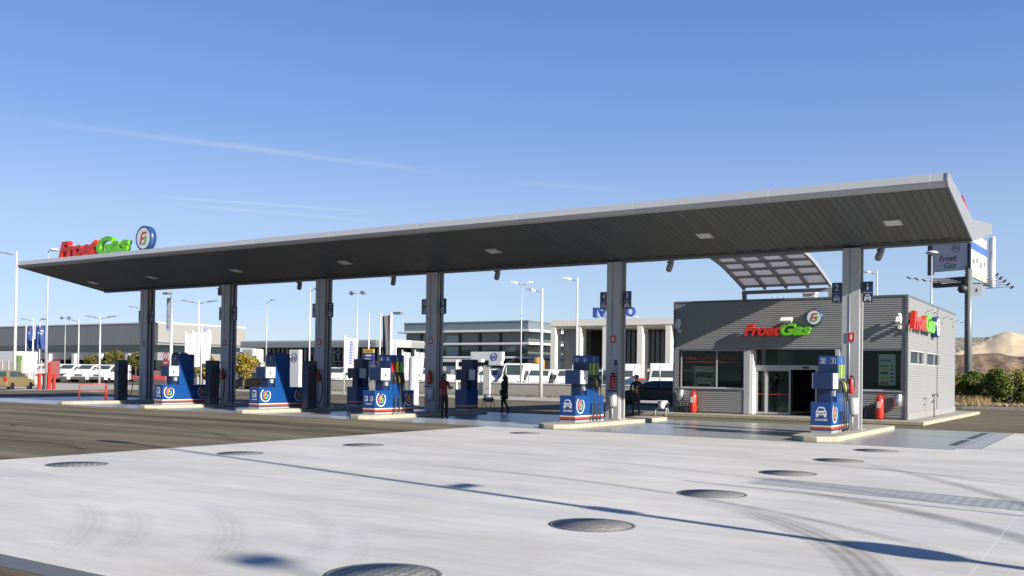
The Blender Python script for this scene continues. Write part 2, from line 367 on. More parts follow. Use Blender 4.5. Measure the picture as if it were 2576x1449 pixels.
concrete = ground_mat('concrete', (.538, .527, .500), .21, 'x', .75, MK, JT, fine=.06, stains=.10, bump=.06, stam=.75, sx=.28, n4x=.22, s1=1.3, jk=(.7, .05))
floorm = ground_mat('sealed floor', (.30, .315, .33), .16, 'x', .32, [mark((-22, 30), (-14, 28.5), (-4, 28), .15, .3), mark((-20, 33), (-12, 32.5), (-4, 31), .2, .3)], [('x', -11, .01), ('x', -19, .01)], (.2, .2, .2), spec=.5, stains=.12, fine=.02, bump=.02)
MA = [mark((-31, 14), (-24, 12.2), (-17.5, 13.2), .10, 0.52), mark((-33, 17.5), (-24, 18.2), (-17.5, 15.2), .14, 0.45), mark((-36, 21), (-25, 21.8), (-17.4, 19.5), .15, 0.52), mark((-40, 22), (-29, 23.4), (-17.5, 22.4), .18, -0.52),
      mark((-40, 19), (-28, 20), (-17.5, 17.4), .14, -0.45), mark((-24, 11.6), (-21, 12.4), (-17.4, 11.2), .12, 0.52), mark((-28, 9.5), (-26, 13.4), (-29.5, 16), .12, 0.57), mark((-44, 24), (-30, 24.6), (-17, 23.4), .25, -0.45)]
asphalt = ground_mat('asphalt', (.135, .112, .073), .5, 'x', .9, MA, (), fine=.14, stains=.16, spec=.2, bump=.3, stam=1.6, sx=.03, n4x=.02, s1=2.2)
asph2 = ground_mat('road asphalt', (.12, .105, .08), .2, 'x', .9, (), (), fine=.1, stains=.1, spec=.2)

# ------------------------------------------------------------------ ground, apron, floor
def sheet(name, x0, x1, y0, y1, z, m):
    o = MB().sheet([(x0, y0, z), (x1, y0, z), (x1, y1, z), (x0, y1, z)]).build(name, m, fix=False); return struct(o)
sheet('ground', -2500, 2500, -300, 3500, 0, asphalt)
APZ = .004
o = MB().sheet([(-17.35, 4.76, APZ), (26, 4.76, APZ), (26, 34.7, APZ), (-2.95, 34.7, APZ), (-2.95, 26.0, APZ), (-17.35, 25.45, APZ)]).build('concrete_apron', concrete, fix=False); struct(o)
strip = mat('smooth concrete strip', (.33, .34, .36), .6, 0, .1, 2)
sheet('concrete_strip', -60, 30, 4.47, 4.755, .004, mat('kerb strip concrete', (.105, .112, .125), .7, 0, .15, 3))
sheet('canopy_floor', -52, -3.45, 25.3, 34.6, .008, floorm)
sheet('floor_edge_strip', -3.44, -2.97, 26.02, 34.6, .006, strip)
drm = mat('drain grating', (.07, .065, .055), .7, .2, .3, 12)
for y0, y1 in ((26.9, 29.6), (30.2, 34.2)): sheet('drain_channel', -3.83, -3.62, y0, y1, .012, drm)
sheet('pavement', -130, -18.5, 51.5, 60, .02, pavl)
sheet('side_pavement', -105, -66.5, 37.2, 51.4, .03, pavl)
sheet('service_road', -130, 120, 60.5, 76, .01, asph2)
yard = mat('yard gravel', (.3, .28, .23), .9, 0, .2, .8)
sheet('vehicle_yard', -300, -16, 76.1, 240, .012, asph2)
sheet('dry_verge', 3, 140, 62, 100, .05, mat('dry soil', (.26, .21, .14), .95, 0, .35, 1.2, .4))
kb = MB().box(-8, 140, 61.5, 61.95, 0, .16).build('far_kerb', kerbm); struct(kb)

# manhole covers
def lid_mat():
    m = bpy.data.materials.new('cast iron lid'); m.use_nodes = True; t = m.node_tree; b = t.nodes['Principled BSDF']; b.inputs['Roughness'].default_value = .6; b.inputs['Metallic'].default_value = .3
    tcn = gnode(t, 'ShaderNodeTexCoord'); ch = gnode(t, 'ShaderNodeTexChecker'); ch.inputs['Scale'].default_value = 14; t.links.new(tcn.outputs['Object'], ch.inputs[0])
    ch.inputs[1].default_value = (.21, .205, .185, 1); ch.inputs[2].default_value = (.12, .117, .105, 1)
    n = gnode(t, 'ShaderNodeTexNoise'); n.inputs['Scale'].default_value = 9; t.links.new(tcn.outputs['Object'], n.inputs[0])
    mxx = gnode(t, 'ShaderNodeMix', data_type='RGBA', blend_type='OVERLAY'); mxx.inputs[0].default_value = .6; t.links.new(ch.outputs[0], mxx.inputs[6]); t.links.new(n.outputs[0], mxx.inputs[7]); t.links.new(mxx.outputs[2], b.inputs['Base Color'])
    bp = gnode(t, 'ShaderNodeBump'); bp.inputs['Strength'].default_value = .6; bp.inputs['Distance'].default_value = .01; t.links.new(ch.outputs[1], bp.inputs['Height']); t.links.new(bp.outputs[0], b.inputs['Normal'])
    return m
lidm = lid_mat(); lidrim = mat('lid rim', (.17, .165, .15), .6, .4, .2)
MH = [(-5.24, 6.14, .5, 'largest round iron manhole lid, cut by the bottom edge of the picture'), (-5.09, 9.6, .5, 'big chequered round manhole lid just below the thin pole shadow'),
      (-5.04, 13.22, .51, 'round iron manhole lid in front of the striped shadow band'), (-5.04, 16.95, .51, 'round manhole lid touching the back of the striped shadow band'),
      (-4.97, 20.27, .51, 'round manhole lid second in front of the nearest pump island'), (-4.95, 23.69, .51, 'round manhole lid closest to the nearest pump island'),
      (-15.6, 9.93, .52, 'round manhole lid at the left of the concrete near the asphalt'), (-15.26, 13.33, .47, 'round manhole lid beside the far end of the pole shadow'),
      (-14.92, 16.71, .48, 'round manhole lid in the middle distance left of the car lanes'), (-14.55, 23.22, .44, 'farthest round manhole lid in front of the second pump island')]
for x, y, r, lb in MH:
    t = thing('manhole_cover', lb, 'manhole cover', (x, y, APZ), 'round manhole covers in the concrete')
    MB().lathe([(r, 0), (r, .003), (r-.035, .004), (r-.04, .001)], (x, y, APZ), 40).build('rim', lidrim, t)
    MB().lathe([(r-.048, 0), (r-.048, .0035), (.01, .0038)], (x, y, APZ), 40).build('lid', lidm, t); t.rotation_euler = (0, 0, random.uniform(0, 3))

# ------------------------------------------------------------------ canopy
CX = [-7.02, -15.14, -23.26, -29.37, -35.49, -41.61]; CY = 30.19
XL, XR = -45.2, -3.7
def soffit_mat():
    m = bpy.data.materials.new('soffit strips'); m.use_nodes = True; t = m.node_tree; b = t.nodes['Principled BSDF']; b.inputs['Roughness'].default_value = .5; b.inputs['Metallic'].default_value = .2
    g = gnode(t, 'ShaderNodeNewGeometry'); sp = gnode(t, 'ShaderNodeSeparateXYZ'); t.links.new(g.outputs['Position'], sp.inputs[0])
    fr = mth('FRACT', mth('MULTIPLY', sp.outputs[0], 1/.21, tree=t), tree=t)
    jl = mth('LESS_THAN', fr, .16, tree=t)
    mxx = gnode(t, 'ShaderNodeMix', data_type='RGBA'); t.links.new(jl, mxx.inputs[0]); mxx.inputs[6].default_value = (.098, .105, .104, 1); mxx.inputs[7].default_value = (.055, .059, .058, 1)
    wn_ = gnode(t, 'ShaderNodeTexWhiteNoise', noise_dimensions='1D'); t.links.new(mth('FLOOR', mth('MULTIPLY', sp.outputs[0], 1/.21, tree=t), tree=t), wn_.inputs['W'])
    mul = gnode(t, 'ShaderNodeMix', data_type='RGBA', blend_type='MULTIPLY'); mul.inputs[0].default_value = .2; t.links.new(mxx.outputs[2], mul.inputs[6]); t.links.new(wn_.outputs[0], mul.inputs[7])
    t.links.new(mul.outputs[2], b.inputs['Base Color'])
    bp = gnode(t, 'ShaderNodeBump'); bp.inputs['Strength'].default_value = .5; bp.inputs['Distance'].default_value = .02; t.links.new(mth('SUBTRACT', 1, jl, tree=t), bp.inputs['Height']); t.links.new(bp.outputs[0], b.inputs['Normal'])
    return m
soff = soffit_mat()
def panel_mat(name, col, ax, pitch, rough=.4, metal=.3, dk=.45, w=.012):
    col = tuple(c*KA for c in col)
    m = bpy.data.materials.new(name); m.use_nodes = True; t = m.node_tree; b = t.nodes['Principled BSDF']; b.inputs['Roughness'].default_value = rough; b.inputs['Metallic'].default_value = metal
    g = gnode(t, 'ShaderNodeNewGeometry'); sp = gnode(t, 'ShaderNodeSeparateXYZ'); t.links.new(g.outputs['Position'], sp.inputs[0])
    q = mth('MULTIPLY', sp.outputs[ax], 1/pitch, tree=t)
    jl = mth('LESS_THAN', mth('FRACT', q, tree=t), w/pitch*2, tree=t)
    wn_ = gnode(t, 'ShaderNodeTexWhiteNoise', noise_dimensions='1D'); t.links.new(mth('FLOOR', q, tree=t), wn_.inputs['W'])
    mxx = gnode(t, 'ShaderNodeMix', data_type='RGBA'); t.links.new(jl, mxx.inputs[0]); mxx.inputs[6].default_value = (*col, 1); mxx.inputs[7].default_value = (*[c*dk for c in col], 1)
    k = mth('ADD', .95, mth('MULTIPLY', wn_.outputs[0], .08, tree=t), tree=t); cb = gnode(t, 'ShaderNodeCombineXYZ')
    for i in range(3): t.links.new(k, cb.inputs[i])
    mul = gnode(t, 'ShaderNodeMix', data_type='RGBA', blend_type='MULTIPLY'); mul.inputs[0].default_value = 1; t.links.new(mxx.outputs[2], mul.inputs[6]); t.links.new(cb.outputs[0], mul.inputs[7]); t.links.new(mul.outputs[2], b.inputs['Base Color'])
    return m
fasc = panel_mat('fascia panels', (.46, .465, .48), 0, 4.1, .5, .0, 1.35)
gablem = mat('gable panel', (.25, .26, .28), .5, .1, .03, .5)
canopy = thing('fuel_canopy', 'long grey gull-wing canopy on six square columns over the pump islands', 'canopy', ((XL+XR)/2, CY, 0))
FW = [(25.74, 6.55)]
edge = [(25.74, 6.55), (25.62, 6.552), (25.54, 6.575), (25.485, 6.62), (25.462, 6.67), (25.463, 6.675), (25.525, 6.865), (25.56, 6.875), (25.68, 6.872)]
S0, S1 = XL+.02, XR-.02
MB().sheet([(S0, 25.74, 6.552), (S1, 25.74, 6.552), (S1, CY-.04, 5.77), (S0, CY-.04, 5.77)]).build('soffit', soff, canopy, fix=False)
MB().sheet([(S0, CY+.04, 5.77), (S1, CY+.04, 5.77), (S1, 34.64, 6.552), (S0, 34.64, 6.552)]).build('rear_soffit', soff, canopy, fix=False)
mb = MB()
mb.prism([(y, z) for y, z in edge]+[(25.74, 6.80)], XL+.01, XR-.01, 'x', 0); mb.build('fascia', fasc, canopy, fix=True)
mb = MB(); mb.prism([(2*CY-y, z) for y, z in edge]+[(2*CY-25.74, 6.80)], XL+.01, XR-.01, 'x', 0); mb.build('rear_fascia', fasc, canopy)
MB().sheet([(S0, 25.66, 6.858), (S1, 25.66, 6.858), (S1, CY, 6.35), (S0, CY, 6.35)]).sheet([(S0, CY, 6.35), (S1, CY, 6.35), (S1, 34.72, 6.858), (S0, 34.72, 6.858)]).build('roof_sheet', alu, canopy, fix=False)
for xa, xb in ((XR-.012, XR+.03), (XL-.03, XL+.012)):
    for sg in (1, -1):
        pts = [(25.72, 6.53), (25.6, 6.535), (25.48, 6.59), (25.44, 6.67), (25.505, 6.885), (25.68, 6.89), (CY, 6.38), (CY, 5.745)]
        if sg < 0: pts = [(2*CY-y, z) for y, z in pts]
        MB().prism(pts, xa, xb, 'x').build('gable_panel', gablem, canopy)
mb = MB().box(S0, S1, CY-.09, CY+.09, 5.70, 5.765); mb.build('valley_beam', mat('valley trim', (.2, .2, .21), .5, .2), canopy)
# dashed shadow gap trim along the valley
MB().box(S0+.2, S1-.2, CY-.34, CY-.28, 5.80, 5.835).build('vent_strip', panel_mat('dashed vent', (.12, .12, .115), 0, .56, .5, .1, .12, .14), canopy)
lens = mat('lamp lens', (.8, .8, .74), .3, 0, .03); 
for lx, ly in [(-43.73, 28.54), (-38.83, 28.37), (-32.78, 28.26), (-26.3, 28.17), (-19.03, 28.06), (-11.01, 28.03), (-5.45, 28.07)]:
    k = (6.552-5.77)/(CY-.04-25.74); zz = 5.77+(CY-.04-ly)*k
    mb = MB(); mb.M = Matrix.Translation((lx, ly, zz)) @ Matrix.Rotation(math.atan(-k), 4, 'X')
    mb.box(-.24, .24, -.24, .24, -.035, -.005); l = mb.build('ceiling_light', galv, canopy)
    mb = MB(); mb.M = Matrix.Translation((lx, ly, zz)) @ Matrix.Rotation(math.atan(-k), 4, 'X'); mb.box(-.2, .2, -.2, .2, -.045, -.036); mb.build('lens', lens, l)
colm = mat('column paint', (.46, .46, .465), .45, .05, .05, 1.5)
coldark = mat('column recess shade', (.08, .085, .10), .5, .05, .05)
for x in CX:
    mb = MB(); w, d = .26, .25
    # plan outline with recessed webs on both sides
    pts = [(x-w, CY-d), (x-.05, CY-d), (x-.05, CY-d+.03), (x-.01, CY-d+.03), (x-.01, CY-d), (x+w, CY-d), (x+w, CY-.17), (x+w-.1, CY-.17), (x+w-.1, CY-.04), (x+w-.04, CY-.04), (x+w-.04, CY+.04), (x+w-.1, CY+.04), (x+w-.1, CY+.17), (x+w, CY+.17), (x+w, CY+d), (x-w, CY+d), (x-w, CY+.13), (x-w+.07, CY+.13), (x-w+.07, CY-.13), (x-w, CY-.13)]
    mb.prism(pts, .15, 5.72, 'z'); c = mb.build('column', colm, canopy)
    for ya, yb in ((-.168, -.042), (.042, .168)): MB().box(x+w-.1, x+w-.092, CY+ya, CY+yb, .18, 5.7).build('recess_shade', coldark, c)  # dark strips that paint in the shade inside the column recess
    MB().tube([(x-.03, CY-d+.0, .16), (x-.03, CY-d+.0, 4.3)], .016, 6).build('conduit', galv, c)
    MB().box(x-.34, x+.34, CY-.33, CY+.33, .15, .172).build('base_plate', galv, c)

# ------------------------------------------------------------------ pump islands
IL = [34.0, 33.8, 33.6, 33.6, 33.6, 33.6]
ordn = ['nearest', 'second nearest', 'third nearest', 'fourth nearest', 'fifth nearest', 'farthest']
for x, y1, od in zip(CX, IL, ordn):
    y0 = 25.54
    def out(k): return [(x-.62+k, y0+.45+k*.4), (x-.17+k*.4, y0+k), (x+.2-k*.4, y0+k), (x+.62-k, y0+.45+k*.4), (x+.62-k, y1-.45-k*.4), (x+.2-k*.4, y1-k), (x-.2+k*.4, y1-k), (x-.62+k, y1-.45-k*.4)]
    t = thing('pump_island', f'raised concrete kerb island under the {od} canopy column', 'kerb island', (x, CY, 0), 'pump islands under the canopy')
    MB().prism(out(0), .008, .15, 'z').build('kerb', kerbm, t, bevel=.018)
    MB().prism(out(.14), .10, .153, 'z').build('top_slab', paving, t)

# ------------------------------------------------------------------ pumps
def stack(mb, x0, x1, y0, y1, zs, ms):
    for i in range(len(ms)):
        a, b = zs[i], zs[i+1]
        v = [(x0, y0, a), (x1, y0, a), (x1, y1, a), (x0, y1, a), (x0, y0, b), (x1, y0, b), (x1, y1, b), (x0, y1, b)]
        mb.add(v, [(0, 1, 5, 4), (1, 2, 6, 5), (2, 3, 7, 6), (3, 0, 4, 7)], ms[i])
    mb.sheet([(x0, y0, zs[-1]), (x1, y0, zs[-1]), (x1, y1, zs[-1]), (x0, y1, zs[-1])], ms[-1]); mb.sheet([(x0, y0, zs[0]), (x0, y1, zs[0]), (x1, y1, zs[0]), (x1, y0, zs[0])], ms[0])
def emblem(mb, face, c, s, mf, mg, depth=.006, d0=0):
    """interlocked leaning F and G"""
    F = [(-.42, -.5), (-.26, -.5), (-.17, -.1), (.12, -.1), (.16, .05), (-.13, .05), (-.07, .30), (-.02, .36), (.42, .36), (.46, .5), (-.08, .5), (-.18, .44), (-.24, .34)]
    G = [(-.1, -.5), (.2, -.5), (.33, -.44), (.4, -.3), (.46, .02), (.46, .14), (.2, .14), (.18, .03), (.31, .03), (.26, -.26), (.18, -.36), (-.06, -.36)]
    flat(mb, face, c, [(u*s, v*s) for u, v in F], d0, d0+depth, mf)
    flat(mb, face, c, [(u*s, v*s) for u, v in G], d0+.002, d0+depth+.003, mg)
def logo(parent, face, c, r):
    mb = MB()
    ring(mb, face, c, r*.86, r, 120, 400, .001, .004, 0)
    F = [(-.5, -.1), (-.3, -.55), (-.14, -.5), (-.05, -.05), (.1, -.02), (.12, .1), (-.1, .12), (.0, .4), (.32, .44), (.3, .62), (-.12, .62), (-.45, .3)]
    G = [(-.12, -.5), (.28, -.55), (.5, -.3), (.55, .12), (.2, .2), (.16, .06), (.3, .0), (.2, -.3), (-.05, -.34)]
    flat(mb, face, c, [(u*r, v*r) for u, v in F], .001, .004, 1); flat(mb, face, c, [(u*r, v*r) for u, v in G], .002, .006, 3)
    flat(mb, face, c, [(u*r, v*r) for u, v in [(-.14, -.05), (.06, .0), (.0, .2), (.2, .3), (.02, .36), (-.1, .18)]], .003, .007, 2)
    flat(mb, face, c, disc(.07*r, 8, .38*r, .66*r), .001, .004, 0)
    return mb.build('logo', [white, orange, yellow, greenp], parent)
screen_m = mat('screen panel', (.72, .73, .74), .3, 0, .03)
lcd = mat('lcd display', (.12, .14, .13), .15, 0, .05)
def pump(x1, y0, L, kind, nums, icon, word, label):
    x0 = x1-.6; xc = x1-.3
    t = thing('fuel_pump', label, 'fuel pump', (xc, y0+L/2, .15), 'blue fuel pumps in front of the columns')
    mb = MB(); stack(mb, x0, x1, y0, y0+L, [.153, .22, .26, .33, .37, 1.03], [4, 1, 2, 3, 0]); b = mb.build('base_cabinet', [blue, navy, redstripe, cream, galv], t, bevel=.012)
    # panel joint and decals
    MB().box(x1-.001, x1+.003, y0+L*.62, y0+L*.62+.012, .38, 1.02).build('panel_joint', navy, b)
    mb = MB(); f = lambda m_, c_, s_: (truck_icon if icon.startswith('truck') else car_icon)(m_, '-y', c_, s_, 0, 1)
    if icon == 'truck2': f(mb, (xc-.13, y0, .72), .2); f(mb, (xc+.13, y0, .72), .18)
    else: f(mb, (xc, y0, .76), .3)
    if word == 'COCHES': put_text(mb, 'COCHES', '-y', (xc, y0-.002, .53), 0, w=.34, h=.06, depth=.004, bold=.02)
    else: put_text(mb, word, '-y', (xc, y0-.002, .53), 0, w=.3, h=.045, depth=.004, bold=.01)
    mb.build('pictogram', [white, blue], b)
    logo(b, '+x', (x1, y0+.33, .70), .27)
    if L > 2.1: logo(b, '+x', (x1, y0+L-.3, .70), .27)
    # display unit in front of the tower
    ya = y0+.3 if kind != 'car' else y0+.12
    ty = ya+.55
    d = MB().box(x0+.03, x1-.03, ya, ty-.003, 1.40, 1.87).build('display_unit', navy, t, bevel=.015)
    MB().box(x1-.028, x1+.006, ya+.03, ty-.02, 1.41, 1.86).build('screen', screen_m, d, bevel=.008); MB().box(x0-.006, x0+.028, ya+.03, ty-.02, 1.41, 1.86).build('screen', screen_m, d, bevel=.008)
    MB().box(x1+.0065, x1+.009, ya+.2, ya+.3, 1.54, 1.66).build('lcd', lcd, d)
    MB().box(x0+.12, x1-.12, ty-.3, ty-.003, 1.032, 1.398).build('support', navy, t); 
    MB().box(x1-.119, x1-.05, ty-.22, ty-.06, 1.2, 1.36).build('card_reader', galv, t)
    if kind == 'truck':
        P = [(ty, 1.032), (ty, 2.30), (ty+.05, 2.42), (ty+.14, 2.48), (ty+.34, 2.48), (ty+.48, 2.41), (ty+.62, 2.26), (ty+.74, 2.04), (ty+.80, 1.8), (ty+.83, 1.032)]
        w = MB().box(x0+.035, x1-.035, ty, ty+.84, 1.032, 2.40).build('tower', navy, t, bevel=.02)
        MB().prism(P, x1-.034, x1-.012, 'x').build('side_panel', blue, w, bevel=.006); MB().prism(P, x0+.012, x0+.034, 'x').build('side_panel', blue, w, bevel=.006)
        mb = MB(); mb.box(x0+.06, x1-.06, ty-.014, ty+.0, 1.9, 2.28, 1); put_text(mb, nums[0], '-y', (xc, ty-.015, 2.18), 0, h=.14, depth=.004); mb.build('number_panel', [white, navy], w)
    else:
        tl = .82; y2 = ty+tl
        mb = MB(); stack(mb, x0+.02, x1-.02, ty, y2, [1.032, 1.78, 2.12, 2.37], [0, 1, 0]); w = mb.build('tower', [blue, navy, blue], t, bevel=.02)
        mb = MB()
        for i, nn in enumerate(nums):
            c = (x0+.15+.3*i, ty, 2.22); g0 = 'truck' in icon
            flat(mb, '-y', c, disc(.075, 14) if kind == 'multi' else rect(-.075, .075, -.075, .075), .001, .003, 0); flat(mb, '-y', c, disc(.064, 14) if kind == 'multi' else rect(-.064, .064, -.064, .064), .002, .005, 1)
            put_text(mb, nn, '-y', (c[0], c[1]-.004, c[2]), 0, h=.1, depth=.004, bold=.02)
        put_text(mb, nums[-1], '+x', (x1-.018, ty+.4, 2.24), 0, h=.12, depth=.004, bold=.01)
        mb.build('number_panel', [white, navy], w)
        nn = 3
        cols3 = [redl, yellow, greenp] if 'truck' in icon else [mat('pale green print', (.16, .34, .10), .5), mat('lime print', (.42, .52, .08), .5), mat('pale green print', (.16, .34, .10), .5)]
        mb = MB()
        for i in range(nn):
            yy = ty+.14+.26*i; mb.box(x1-.02, x1+.004, yy-.075, yy+.075, 1.72, 2.12, i)
        mb.build('grade_label', cols3, w)
        mb = MB().box(x1-.02, x1+.012, ty+.03, y2-.03, 1.30, 1.70); mb.build('nozzle_holster', dark, w)
        for i in range(nn):
            yy = ty+.14+.26*i
            n = MB().tube([(x1+.01, yy, 1.62), (x1+.09, yy, 1.56), (x1+.12, yy, 1.42), (x1+.11, yy+.01, 1.32)], [.02, .032, .036, .026], 8).build('nozzle', cols3[i] if i == 1 else dark, t)
            MB().tube([(x1+.02, yy+.03, 1.5), (x1+.10, yy+.03, 1.36)], .012, 6).build('lever', white, n)
            pts = [(x1+.11, yy+.01, 1.32)]
            for q in range(1, 13):
                a = q/12; pts.append((x1+.11+.05*math.sin(a*math.pi), yy+.03*math.sin(a*6), 1.32-1.13*math.sin(a*math.pi/2)))
            for q in range(1, 8):
                a = q/7; pts.append((x1+.10-.075*a, yy+.07*math.sin(a*math.pi/2)+.02, .19+.55*a*a))
            MB().tube(pts, .018, 6).build('hose', black, t)
    return t
pump(-6.9, 27.36, 1.95, 'car', ['2', '1'], 'car', 'COCHES', 'blue fuel pump beside the nearest column, marked COCHES with numbers 2 and 1')
pump(-15.0, 27.05, 2.0, 'multi', ['4', '3'], 'car', 'COCHES', 'blue fuel pump with three hoses on the second nearest island')
pump(-23.15, 26.53, 2.28, 'multi', ['6', '5'], 'truck2', 'CAMIONES', 'blue fuel pump with red, yellow and green labels left of the woman in red')
pump(-29.39, 26.62, 2.5, 'truck', ['7'], 'truck', 'CAMIONES', 'blue truck pump with curved top beside the fourth column from the right')
pump(-35.5, 26.6, 2.45, 'truck', ['9'], 'truck', 'CAMIONES', 'farthest blue truck pump with curved top, beside the fifth column')

def rear_pump(xc, y0, label):
    t = thing('fuel_pump', label, 'fuel pump', (xc, y0+.35, .15), 'shaded pumps behind the columns')
    x0, x1 = xc-.3, xc+.3
    mb = MB(); stack(mb, x0, x1, y0, y0+.85, [.153, .22, .26, .33, .37, 1.03], [4, 1, 2, 3, 0]); mb.build('base_cabinet', [blue, navy, redstripe, cream, galv], t, bevel=.012)
    MB().box(x0+.02, x1-.02, y0+.4, y0+.84, 1.032, 2.3).build('tower', navy, t, bevel=.02)
    d = MB().box(x0+.04, x1-.04, y0-.02, y0+.397, 1.42, 1.88).build('display_unit', navy, t, bevel=.012)
    MB().box(x1-.038, x1+.006, y0+.18, y0+.6, 1.43, 1.87).build('screen', screen_m, d)
    MB().box(x0+.14, x1-.14, y0+.2, y0+.397, 1.032, 1.418).build('support', navy, t)
rear_pump(-23.3, 32.1, 'dark blue shaded pump behind the woman in the red jacket')
rear_pump(-29.5, 32.2, 'dark blue shaded pump standing right behind the fourth column from the right')
def satellite(x, y, h, label):
    t = thing('hose_cabinet', label, 'hose cabinet', (x, y, .15), 'tall dark hose cabinets on the truck islands')
    w, d = .34, .55
    MB().box(x-w/2, x+w/2, y, y+d, .153, h).build('cabinet', mat('slate blue enamel', (.05, .07, .11), .35, 0, .06), t, bevel=.015)
    MB().box(x-w/2+.02, x+w/2-.02, y+.02, y+d-.02, h+.001, h+.04).build('top_cap', dark, t)
    MB().box(x+w/2-.001, x+w/2+.02, y+.06, y+d-.06, .5, h-.15).build('side_panel', dark, t)
    MB().box(x-.1, x+.1, y-.012, y+.001, h-.62, h-.54).build('handle', dark, t)
    pts = [(x+w/2+.05, y+d-.1, h-.5)]+[(x+w/2+.06+.14*math.sin(a), y+d+.02+.1*math.sin(a), h-.5-(h-.85)*(1-math.cos(a))/2) for a in [i*math.pi/10 for i in range(1, 11)]]+[(x+w/2+.0, y+d-.2, .55)]
    MB().tube(pts, .022, 6).build('hose', black, t)
    MB().tube([(x+w/2+.03, y+d-.1, h-.2), (x+w/2+.07, y+d-.1, h-.35), (x+w/2+.06, y+d-.1, h-.52)], .03, 6).build('nozzle', dark, t)
satellite(-28.75, 28.5, 2.1, 'tall dark hose cabinet between the curved truck pump and the fourth column')
satellite(-35.0, 28.6, 2.1, 'tall dark hose cabinet beside the fifth column from the right')
satellite(-41.8, 28.6, 2.1, 'tall dark hose cabinet left of the farthest column')
satellite(-35.2, 32.4, 1.75, 'dark hose cabinet in shade behind the fifth column')

# ------------------------------------------------------------------ things on the columns
def lane_sign(cx, side, num, icon, label):
    x = cx+side*.46; y = CY-.06; z = 4.38
    t = thing('lane_sign', label, 'lane sign', (x, y, z-.3), 'navy lane number signs on the columns')
    MB().box(x-.15, x+.15, y-.03, y+.03, z-.31, z+.31).build('panel', navy, t, bevel=.01)
    a, b = sorted((cx+side*.262, x-side*.12)); MB().box(a, b, y+.031, y+.07, z+.02, z+.08).build('bracket', dark, t)
    mb = MB(); put_text(mb, num, '-y', (x, y-.031, z+.16), 0, h=.2, depth=.004, w=.2 if len(num) > 1 else None, bold=.0)
    put_text(mb, 'COCHES' if icon == 'car' else 'CAMIONES', '-y', (x, y-.031, z-.03), 0, w=.23, h=.03, depth=.004)
    (car_icon if icon == 'car' else truck_icon)(mb, '-y', (x, y-.03, z-.18), .19, 0, 1); mb.build('lettering', [white, navy], t)
nums = [('2', '1'), ('4', '3'), ('6', '5'), ('8', '7'), ('10', '9'), ('12', '11')]
for i, (x, (a, b)) in enumerate(zip(CX, nums)):
    ic = 'car' if i < 2 else 'truck'
    lane_sign(x, -1, a, ic, f'navy lane sign with number {a} on the left of its column')
    lane_sign(x, 1, b, ic, f'navy lane sign with number {b} on the right of its column')
yf = CY-.25
for i, (x, od) in enumerate(zip(CX, ordn)):
    t = thing('extinguisher_sign', f'small red fire extinguisher plate on the {od} column', 'safety sign', (x, yf, 2.85), 'red extinguisher plates on the columns')
    MB().box(x-.09, x+.14, yf-.022, yf-.017, 2.83, 3.15).build('backing', offw, t)
    MB().box(x-.075, x+.125, yf-.028, yf-.0225, 2.85, 3.13).build('plate', red, t)
    mb = MB(); flat(mb, '-y', (x+.025, yf-.028, 3.0), [(-.03, -.09), (.03, -.09), (.03, .04), (.01, .08), (-.01, .08), (-.03, .04)], .001, .004, 0); mb.build('symbol', white, t)
    if i < 5:
        xe = x+.06
        t = thing('fire_extinguisher', f'red fire extinguisher hung on the {od} column', 'fire extinguisher', (xe, yf-.12, 1.25), 'red extinguishers on the columns')
        MB().lathe([(.06, 0), (.085, .02), (.09, .06), (.09, .38), (.06, .45), (.03, .47), (.03, .5)], (xe, yf-.115, 1.26), 14).build('cylinder', red, t)
        MB().box(xe-.03, xe+.06, yf-.14, yf-.1, 1.76, 1.81).build('valve', dark, t)
        MB().tube([(xe+.05, yf-.12, 1.78), (xe+.11, yf-.13, 1.7), (xe+.1, yf-.14, 1.45)], .012, 6).build('hose', black, t)
        MB().box(xe-.08, xe+.08, yf-.026, yf-.018, 1.35, 1.55).build('bracket', dark, t)
    if i < 3:
        xe = x+.13; r = .17
        t = thing('litter_bin', f'grey cylindrical litter bin fixed to the {od} column', 'litter bin', (xe, yf-.22, .62), 'grey bins on the columns')
        MB().lathe([(r*.9, 0), (r, .03), (r, .5), (r-.015, .52), (r-.02, .44), (.01, .44)], (xe, yf-.22, .62), 20).build('body', galv, t)
        MB().box(xe-.05, xe+.05, yf-.06, yf-.018, .9, 1.05).build('bracket', dark, t)
        MB().tube([(xe, yf-.22, .155), (xe, yf-.22, .62)], .025, 8).build('post', galv, t)
        MB().box(xe-r-.05, xe-.02, yf-.3, yf-.22, 1.16, 1.19).build('lid', dark, t)
# label strip on the second column
mb = MB(); xs = CX[1]+.14
mb.box(xs-.055, xs+.055, yf-.022, yf-.017, .95, 2.25, 1)
for i in range(11): mb.box(xs-.04, xs+.04, yf-.027, yf-.0225, 1.0+i*.1, 1.05+i*.1, 0)
mb.box(xs-.04, xs+.04, yf-.027, yf-.0225, 2.12, 2.2, 2)
tag(mb.build('notice_strip', [white, navy, blue]), 'tall dark notice strip with white rows on the second nearest column', 'notice')

